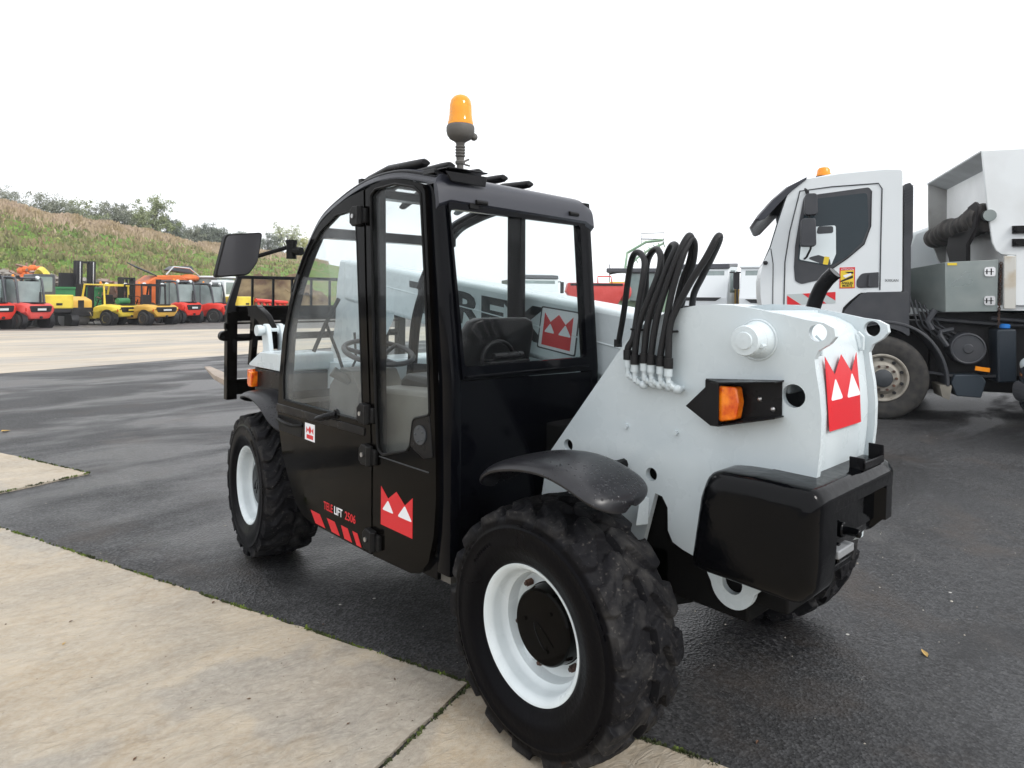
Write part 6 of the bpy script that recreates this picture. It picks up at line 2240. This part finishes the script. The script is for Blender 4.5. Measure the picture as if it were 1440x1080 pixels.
# excavator with yellow tail
def excavator(loc, rz, label, m, mcab, pane, s=1.0, boom_m='fyel', H=2.35, boomup=False):
    root = empty('excavator', loc, rz)
    tag(root, label, 'excavator', 'small tracked excavators in the far row')
    root.scale = (s, s, s)
    for q in (-1, 1):
        b = MB()
        b.prism(rpoly([(-1.1, .0), (1.1, .0), (1.25, .28), (1.1, .52), (-1.1, .52), (-1.25, .28)], .15, 4), q * .62 - .16, q * .62 + .16)
        t = b.build('track', 'fblack', root, bevel=.02)
        b = MB()
        for i in range(12):
            b.box(q * .62 - .18, q * .62 + .18, -1.1 + i * .19, -1.02 + i * .19, .50, .54)
        for i in range(5):
            b.cyl((q * .62 + q * .165, -.9 + i * .45, .22), .13, .03, n=16)
        b.build('track_pads', 'fblack', t)
    b = MB()
    b.prism(rpoly([(-.72, -.05), (-.60, -1.05), (.60, -1.05), (.72, -.05), (.72, .9), (-.72, .9)], .22, 4), .62, .80, ax='z')
    b.build('slew_deck', 'fblack', root, bevel=.02)
    b = MB()
    b.prism(rpoly([(-.72, .0), (-.62, -1.05), (.62, -1.05), (.72, .0)], .2, 4), .80, 1.42, ax='z')
    h = b.build('engine_cover', m, root, bevel=.05, bseg=3)
    b = MB()
    b.box(-.10, .14, -1.07, -1.05, .95, 1.05)
    b.build('exhaust_slot', 'fblack', h)
    b = MB()
    b.prism(rpoly([(-.72, .80), (-.72, H), (.18, H), (.22, 1.6), (.22, .80)], .08, 3), -.05, 1.0, ax='y')
    c = b.build('cab', mcab, root, bevel=.04)
    b = MB()
    b.prism(rpoly([(-.60, 1.55), (-.60, H - .12), (.08, H - .12), (.08, 1.55)], .05), -.065, -.052, ax='y')
    b.build('rear_window', pane, c)
    b = MB()
    b.prism(rpoly([(.1, 1.2), (.1, H - .12), (.9, H - .12), (.9, 1.2)], .05), -.735, -.725)
    b.build('side_window', pane, c)
    b = MB()
    P_ = [(0.45, .9, 1.1), (.45, 1.6, 2.3), (.45, 2.6, 2.6), (.45, 3.3, 1.9)] if not boomup else [(0.45, .9, 1.1), (.45, 1.3, 2.1), (.45, 2.1, 2.5), (.45, 2.6, 1.6)]
    b.tube(sm(P_, 14), [.16] * 15, 4)
    b.build('boom_arm', boom_m, root, bevel=.02)
    b = MB()
    b.tube([(.45, P_[3][1], P_[3][2]), (.45, P_[3][1] - .2, .6)], .12, 4)
    b.prism(rpoly([(P_[3][1] - .4, .1), (P_[3][1] + .1, .15), (P_[3][1] + .1, .6), (P_[3][1] - .3, .65)], .1), .2, .7)
    b.build('bucket', 'fblack', root, bevel=.02)
    return root
excavator(P(70, 30.2), R_(10), 'yellow tailed tracked excavator with dark slate cab', 'fyel', 'fgrey', 'paneg', .98, 'fyel')
excavator(P(328, 37.5), R_(25), 'small yellow excavator with a white cab behind the fork carriage', 'fyel', 'fwhite', 'paneb', .95, 'fyel', boomup=True)
# yellow compressor / roller body
root = empty('road_roller', P(98, 31.0), R_(20))
tag(root, 'low ochre and black compact roller between excavator and yellow forklift', 'roller')
b = MB()
b.prism(rpoly([(-.9, .45), (-.9, 1.15), (-.4, 1.32), (.9, 1.25), (.9, .45)], .12, 4), -.5, .5)
h = b.build('engine_cover', 'fora', root, bevel=.06, bseg=3)
b = MB()
b.box(-.52, .52, -.95, .3, .42, .82)
b.build('bumper', 'fblack', root, bevel=.04)
b = MB()
b.box(-.15, .10, -.93, -.90, .80, 1.15)
b.build('grille', 'fblack', h)
b = MB()
b.cyl((0, -.35, .36), .36, 1.0, n=32)
b.build('drum', 'steel', root)
b = MB()
b.cyl((0, 1.2, .36), .36, 1.0, n=32)
b.build('drum', 'steel', root)
b = MB()
b.tube([(.35, -.95, .6), (.45, -1.15, .05)], .02, 6)
b.tube([(.25, -.95, .65), (.75, -1.0, .6)], .03, 6)
b.build('towing_leg', 'chrome', root)

# green trough container
root = empty('green_skip', P(112, 36.0), R_(14))
tag(root, 'green steel skip behind the roller and excavator', 'skip')
b = MB()
b.prism([(-2.4, 1.0), (-2.1, .5), (2.1, .5), (2.4, 1.0), (2.4, 1.75), (-2.4, 1.75)], -.9, .9, ax='y')
o = b.build('skip_body', 'green', root, bevel=.03)
for x in (-1.6, -.5, .6, 1.7):
    b = MB()
    b.box(x - .05, x + .05, -.96, -.9, .55, 1.7)
    b.build('rib', 'green', o)
b = MB()
b.box(-2.42, 2.42, -.95, -.88, 1.68, 1.78)
b.build('rim', 'green', o)
# orange machine behind the ochre forklift
root = empty('orange_loader', P(226, 37.0), R_(18))
tag(root, 'bright orange machine with tilted black panel behind the ochre forklift', 'loader')
b = MB()
b.prism(rpoly([(-1.3, .7), (-1.3, 2.0), (-.6, 2.45), (.8, 2.5), (1.4, 2.1), (1.4, .7)], .15, 4), -.6, .6, ax='y')
h = b.build('body', 'orange', root, bevel=.06)
b = MB()
for x in (-1.0, -.4, .5):
    b.box(x - .05, x + .05, -.66, -.60, .8, 2.0)
b.build('frame_bars', 'fblack', h)
b = MB()
b.obox((-1.2, -.2, 2.75), (1.3, .9, .05), (.3, .35, 0))
b.build('tilted_panel', 'fblack', root)
b = MB()
b.sphere((1.5, -.3, 2.35), .38, 16, 10, (1.7, 1, .6))
b.build('hood', 'orange', root)
b = MB()
b.tube([(-.1, -.6, 2.5), (.3, -.65, 2.95), (1.3, -.6, 2.9), (1.9, -.6, 2.5)], .04, 6)
b.build('hand_rail', 'chrome', root)
b = MB()
b.prism(rpoly([(.3, 2.75), (.7, 3.0), (1.7, 3.05), (1.9, 2.6), (1.2, 2.65)], .1), -.3, .4, ax='y')
b.build('canopy', 'fgrey', root, bevel=.03)
for x in (-1, 1):
    for y in (-.6, .6):
        fwheel(root, x, y, .5, .35, 'orange')
# pale cab tractor behind the last forklift
root = empty('small_tractor', P(303, 39.0), R_(30))
tag(root, 'pale glazed tractor cab behind the rightmost red forklift', 'tractor')
b = MB()
b.prism(rpoly([(-.8, 1.0), (-.7, 2.4), (.9, 2.4), (1.0, 1.0)], .1), -.7, .7)
h = b.build('cab', 'paneb', root, bevel=.04)
b = MB()
b.box(-.78, .78, -.8, 1.0, 2.38, 2.5)
b.build('cab_roof', 'fwhite', h, bevel=.05)
b = MB()
b.box(-.35, .35, .9, 2.4, .6, 1.3)
b.build('bonnet', 'green', root, bevel=.08)
for x in (-.8, .8):
    fwheel(root, x, 0, .6, .35, 'fyel')
    fwheel(root, x * .8, 2.0, .4, .25, 'fyel')
# red harrow frame
root = empty('farm_implement', P(382, 39.0), R_(30))
tag(root, 'low red farm implement lying under the dark bank beside the fork carriage', 'implement')
b = MB()
for i in range(6):
    b.tube([(-1.3 + i * .5, -.4, .5), (-1.1 + i * .5, .2, 1.2 - i * .05), (-.9 + i * .5, .7, .6)], .07, 5)
b.tube([(-1.4, 0, 1.15), (1.6, .1, 1.0)], .10, 6)
b.tube([(-1.4, -.5, .6), (1.6, -.5, .7)], .09, 6)
b.build('frame', 'fred', root)
for x in (-1, .9):
    fwheel(root, x, .3, .35, .2, 'fred')

# scrap heap and the rubble ridge behind
M['rubble'] = mat('rubble_grey', (0.30, 0.28, 0.25), 0.9, var=(0.16, 0.13, 0.11), vscale=2.5)
M['scraprust'] = mat('scrap_rust', (0.20, 0.10, 0.065), 0.85, var=(0.34, 0.26, 0.22), vscale=3)
M['earth'] = mat('brown_earth', (0.085, 0.05, 0.03), 0.95, var=(0.20, 0.15, 0.08), vscale=1.3, bump=1.0, bscale=4)
mb = MB()
rr = random.Random(11)
for i in range(1500):
    px = rr.uniform(-60, 205)
    t = (px + 60) / 265
    d = 38.6 + rr.gauss(0, .5)
    h = lerp(3.0, 2.1, t)
    p = hit(px, d)
    s = rr.uniform(.10, .28)
    q = [Vector((rr.gauss(0, 1), rr.gauss(0, 1), rr.gauss(0, 1))).normalized() * s for _ in range(6)]
    c = Vector((p.x, p.y, rr.uniform(.2, 1) * h - abs(d - 38.6) * .6))
    mb.add([c + v * rr.uniform(.7, 1.2) for v in (Vector((s, 0, 0)), Vector((0, s, 0)), Vector((-s, 0, 0)), Vector((0, -s, 0)), Vector((0, 0, s * .8)), Vector((0, 0, -s)))], [(0, 1, 4), (1, 2, 4), (2, 3, 4), (3, 0, 4), (1, 0, 5), (2, 1, 5), (3, 2, 5), (0, 3, 5)])
tag(mb.build('rubble_ridge', 'rubble', smooth=False), kind='stuff')
mb = MB()
for i in range(260):
    px = rr.uniform(18, 78)
    d = 36.2 + rr.gauss(0, .5)
    p = hit(px, d)
    z = rr.uniform(.3, 3.1) * (1 - abs(px - 40) / 70)
    a = Vector((rr.gauss(0, 1), rr.gauss(0, 1), rr.gauss(0, .6))).normalized() * rr.uniform(.2, .8)
    c = Vector((p.x, p.y, z))
    mb.tube([c - a, c + a], rr.uniform(.03, .10), 4)
tag(mb.build('scrap_metal_heap', 'scraprust', smooth=False), kind='stuff')
mb = MB()
for i in range(14):
    p = hit(rr.uniform(28, 62), 35.4)
    mb.sphere((p.x, p.y, rr.uniform(2.2, 2.9)), rr.uniform(.12, .26), 8, 6)
tag(mb.build('orange_debris', 'orange', smooth=False), kind='stuff')
# rusty sheets lying behind the yellow forklift
mb = MB()
for i in range(60):
    px = rr.uniform(140, 200)
    p = hit(px, 36.5 + rr.gauss(0, .4))
    z = rr.uniform(.3, 2.0)
    mb.obox((p.x, p.y, z), (rr.uniform(.4, 1.1), rr.uniform(.2, .5), rr.uniform(.04, .2)), (rr.gauss(0, .5), rr.gauss(0, .5), rr.uniform(0, 3)))
tag(mb.build('scrap_sheets', 'scraprust', smooth=False), kind='stuff')
# cut earth bank beyond the carriage
mb = MB()
cols_, rows_ = 60, 14
vs = []
for i in range(cols_ + 1):
    px = lerp(296, 470, i / cols_)
    for j in range(rows_ + 1):
        t = j / rows_
        d = 41.5 + t * 1.6
        p = hit(px, d)
        k = math.sin(PI * min(1, i / cols_ * 1.02)) ** .4
        n_ = mn.noise(Vector((p.x * .6, p.y * .6, t * 3)))
        vs.append((p.x + n_ * .4, p.y + n_ * .5, max(-.1, (2.75 * k) * t ** .8 + n_ * .7 * t + .25 * mn.noise(Vector((p.x * 2.4, p.y * 2.4, t * 6))))))
fs = [(i * (rows_ + 1) + j, (i + 1) * (rows_ + 1) + j, (i + 1) * (rows_ + 1) + j + 1, i * (rows_ + 1) + j + 1) for i in range(cols_) for j in range(rows_)]
mb.add(vs, fs)
tag(mb.build('earth_bank', 'earth', ang=80), kind='structure')

# ---------------------------------------------------------------- trucks and machines beyond, right of the handler
def far_truck(loc, rz, label, roofm='fwhite', H=2.9, W=2.45, box=True, visor=True, mbox='fwhite', boxH=3.0, red=False):
    root = empty('lorry', loc, rz)
    tag(root, label, 'lorry', 'white lorries parked beyond the handler')
    hw = W / 2
    b = MB()   # cab, front at -y
    b.prism(rpoly([(-.05, .45), (-.10, 1.5), (.04, H - 1.0), (.28, H), (1.75, H + .08), (1.75, .6)], [.08, .1, .1, .12, .08, .05], 4), -hw, hw)
    c = b.build('cab', 'fwhite', root, bevel=.06, bseg=3)
    b = MB()
    b.prism(rpoly([(.12, H - .22), (.25, H + .03), (1.75, H + .12), (1.75, H - .05), (.4, H - .1)], .05), -hw - .02, hw + .02)
    b.build('roof_cap', roofm, c, bevel=.03)
    b = MB()
    x0, x1 = -hw * .86, hw * .86
    b.bridge([(x0, .06, H - 1.15), (x1, .06, H - 1.15), (x1 * .97, .235, H - .28), (x0 * .97, .235, H - .28)], [(x0, .03, H - 1.15), (x1, .03, H - 1.15), (x1 * .97, .205, H - .28), (x0 * .97, .205, H - .28)])
    w_ = b.build('windscreen', 'paneb', c)
    b = MB()
    b.box(-hw * .88, hw * .88, .0, .06, H - 1.21, H - 1.155)
    b.build('scuttle', 'fblack', c)
    b = MB()
    b.prism([(-hw * .80, H - 1.45), (hw * .80, H - 1.45), (hw * .60, H - 1.60), (-hw * .60, H - 1.60)], -.13, -.04, ax='y')
    b.box(-hw * .5, hw * .5, -.14, -.05, .9, 1.15)
    b.build('grille', 'fblack', c, bevel=.02)
    b = MB()
    b.box(-hw, hw, -.15, .1, .35, .78)
    bp = b.build('bumper', 'fgrey', root, bevel=.04)
    for s in (-1, 1):
        b = MB()
        b.box(s * hw * .8 - .15, s * hw * .8 + .15, -.17, -.14, .50, .66)
        b.build('headlamp', 'paneb', bp)
        b = MB()
        b.prism(rpoly([(-.05 + s * (hw + .22), H - 1.05), (.16 + s * (hw + .22), H - 1.05), (.16 + s * (hw + .22), H - .35), (-.05 + s * (hw + .22), H - .35)], .05), .25, .33, ax='y')
        b.tube([(s * hw, .3, H - .35), (s * (hw + .2), .28, H - .34)], .03, 6)
        b.build('door_mirror', 'fblack', c)
        b = MB()
        b.prism(rpoly([(.35, 1.75), (.45, H - .25), (1.3, H - .22), (1.3, 1.75)], .05), s * (hw + .004) - .006, s * (hw + .004) + .006)
        b.build('side_window', 'paneg', c)
        for y in (.9, 4.4):
            fwheel(root, s * (hw - .15), y, .5, .3, 'trim')
    if box:
        b = MB()
        b.box(-hw, hw, 2.0, 7.0, 1.1, boxH)
        b.build('load_body', mbox, root, bevel=.03)
    b = MB()
    b.box(-.5, .5, .2, 7.0, .6, 1.0)
    b.build('lorry_chassis', 'fblack', root)
    return root
# lorries face the camera: rotate so that -y points back to it
def face(px, extra=0):
    d = FWD + RGT0 * ((px - 720) / FPX)
    return math.atan2(-d.x, d.y) + R_(extra)
far_truck(P(758, 41), face(758, 12), 'far lorry with dark roof seen through the right rear window of the cab', 'fgrey', 2.75, box=True, mbox='fgrey', boxH=2.6)
far_truck(P(983, 30), face(983, -16), 'white lorry with grey visor directly behind the hydraulic hoses', 'roofgrey', 2.98, 2.5, box=False)
far_truck(P(1084, 27), face(1084, -10), 'white lorry peeking out left of the tipper truck cab', 'fwhite', 2.92, 2.45, box=True, boxH=3.1)

# red hopper
root = empty('red_spreader', P(838, 32), face(838, 5))
tag(root, 'red open spreader hopper above the boom, left of the hoses', 'hopper')
b = MB()
b.loft([[(-.8, -.7, .9), (.8, -.7, .9), (.8, .7, .9), (-.8, .7, .9)], [(-1.45, -.9, 1.75), (1.25, -.9, 1.75), (1.25, .9, 1.75), (-1.45, .9, 1.75)], [(-1.35, -.9, 2.15), (1.25, -.9, 2.15), (1.25, .9, 2.15), (-1.35, .9, 2.15)]])
h = b.build('hopper', 'fredfade', root, bevel=.03)
b = MB()
b.prism(rpoly([(-1.25, 2.02), (1.15, 2.02), (1.15, 2.13), (-1.25, 2.13)], .02), -.92, -.89, ax='y')
b.build('rim_opening', 'fblack', h)
b = MB()
b.sphere((1.25, -.5, 1.75), .45, 16, 10, (.8, .8, 1))
b.build('gear_cover', 'fredfade', h)
b = MB()
b.tube([(.0, -.9, 2.15), (0, -.92, 2.45), (.6, -.92, 2.45), (.65, -.9, 2.15)], .03, 6)
b.build('hand_rail', 'fred', h)
for x in (-1, 1):
    fwheel(root, x, 0, .5, .3, 'fred')
b = MB()
b.box(-.8, .8, -.5, .5, .5, .9)
b.build('undercarriage', 'fblack', root)
# green harvester with raised boom and yellow front
root = empty('green_harvester', P(905, 36), face(905, 0))
tag(root, 'green farm machine with raised lattice boom and rail, behind the hoses', 'harvester')
b = MB()
b.prism(rpoly([(-1.3, .7), (-1.3, 2.2), (1.3, 2.2), (1.3, .7)], .1), -.8, 2.2, ax='y')
h = b.build('body', 'sage', root, bevel=.05)
b = MB()
b.prism(rpoly([(-.75, 1.3), (-.75, 2.75), (.65, 2.75), (.65, 1.3)], .1), -1.2, -.1, ax='y')
c = b.build('cab', 'paneg', root, bevel=.04)
b = MB()
b.box(-1.9, .8, -1.35, .1, 2.78, 3.0)
b.build('cab_roof', 'fgrey', c, bevel=.04)
b = MB()
b.box(-1.75, -.85, -1.25, -1.2, 1.4, 2.3)
b.build('side_cover', 'fyel', h)
for x in (-.75, -.05, .65):
    b = MB()
    b.box(x - .04, x + .04, -1.26, -1.2, 1.3, 2.75)
    b.build('cab_post', 'sage', c)
b = MB()
for dy in (0, .35):
    b.tube([(-1.0, .2 + dy, 3.0), (-.9, .4 + dy, 3.9), (.1, .5 + dy, 4.5), (1.0, .5 + dy, 4.6)], .06, 5)
    b.tube([(-.8, .2 + dy, 3.1), (-.4, .4 + dy, 3.6), (.3, .5 + dy, 4.1), (1.0, .5 + dy, 4.4)], .05, 5)
for i in range(9):
    t = i / 8
    b.tube([(lerp(-1, 1, t), .5, 3.3 + 1.2 * math.sin(t * 1.4)), (lerp(-.8, 1.1, t), .7, 2.95 + 1.3 * math.sin(t * 1.35))], .03, 4)
b.build('unloading_boom', 'sage', root)
b = MB()
b.tube([(-.15, .5, 4.35), (-.15, .5, 4.95), (1.05, .5, 4.98), (1.05, .5, 4.4)], .02, 5)
b.tube([(-.15, .5, 4.65), (1.05, .5, 4.62)], .03, 5)
b.build('rail', 'fgrey', root)
b = MB()
b.tube([(-1.75, -1.2, 2.3), (-1.75, -1.2, 3.2)], .02, 5)
b.tube([(-1.75, -1.2, 2.7), (-1.0, -1.2, 2.85)], .05, 5)
b.build('aerial', 'fblack', root)
for x in (-1.2, 1.2):
    fwheel(root, x, 0, .8, .5, 'fyel')
    fwheel(root, x, 1.8, .5, .4, 'fyel')
# ochre loader crane between the white lorries
root = empty('loader_crane', P(1027, 30.5), face(1027, 0))
tag(root, 'ochre crane mast standing between the two white lorries', 'crane')
b = MB()
b.box(-.15, .15, -.15, .15, 0, 2.75)
b.box(.15, .5, -.1, .3, .6, 1.9)
b.build('crane_column', 'fora', root, bevel=.02)
b = MB()
b.tube([(-.25, -.1, .5), (-.28, -.1, 2.6), (-.1, -.1, 2.85), (.1, 0, 2.6)], .05, 6)
b.tube([(.3, -.15, .5), (.28, -.15, 2.3)], .035, 6)
b.build('crane_hoses', 'fgrey', root)
b = MB()
b.box(-.6, .6, -.4, .4, .0, .6)
b.build('crane_base', 'fblack', root)

# ================================================================ damp autumn air
b = MB()
b.box(-60, 165, -30, 165, -1.2, 24)
hz = b.build('haze', 'void', smooth=False)
hm = bpy.data.materials.new('haze_air')
hm.use_nodes = True
ht = hm.node_tree
ht.nodes.clear()
ho = ht.nodes.new('ShaderNodeOutputMaterial')
hv = ht.nodes.new('ShaderNodeVolumePrincipled')
hv.inputs['Color'].default_value = (.93, .96, 1.0, 1)
hv.inputs['Density'].default_value = 0.0008
hv.inputs['Anisotropy'].default_value = 0.2
ht.links.new(hv.outputs[0], ho.inputs['Volume'])
hz.data.materials.clear()
hz.data.materials.append(hm)
tag(hz, kind='stuff')
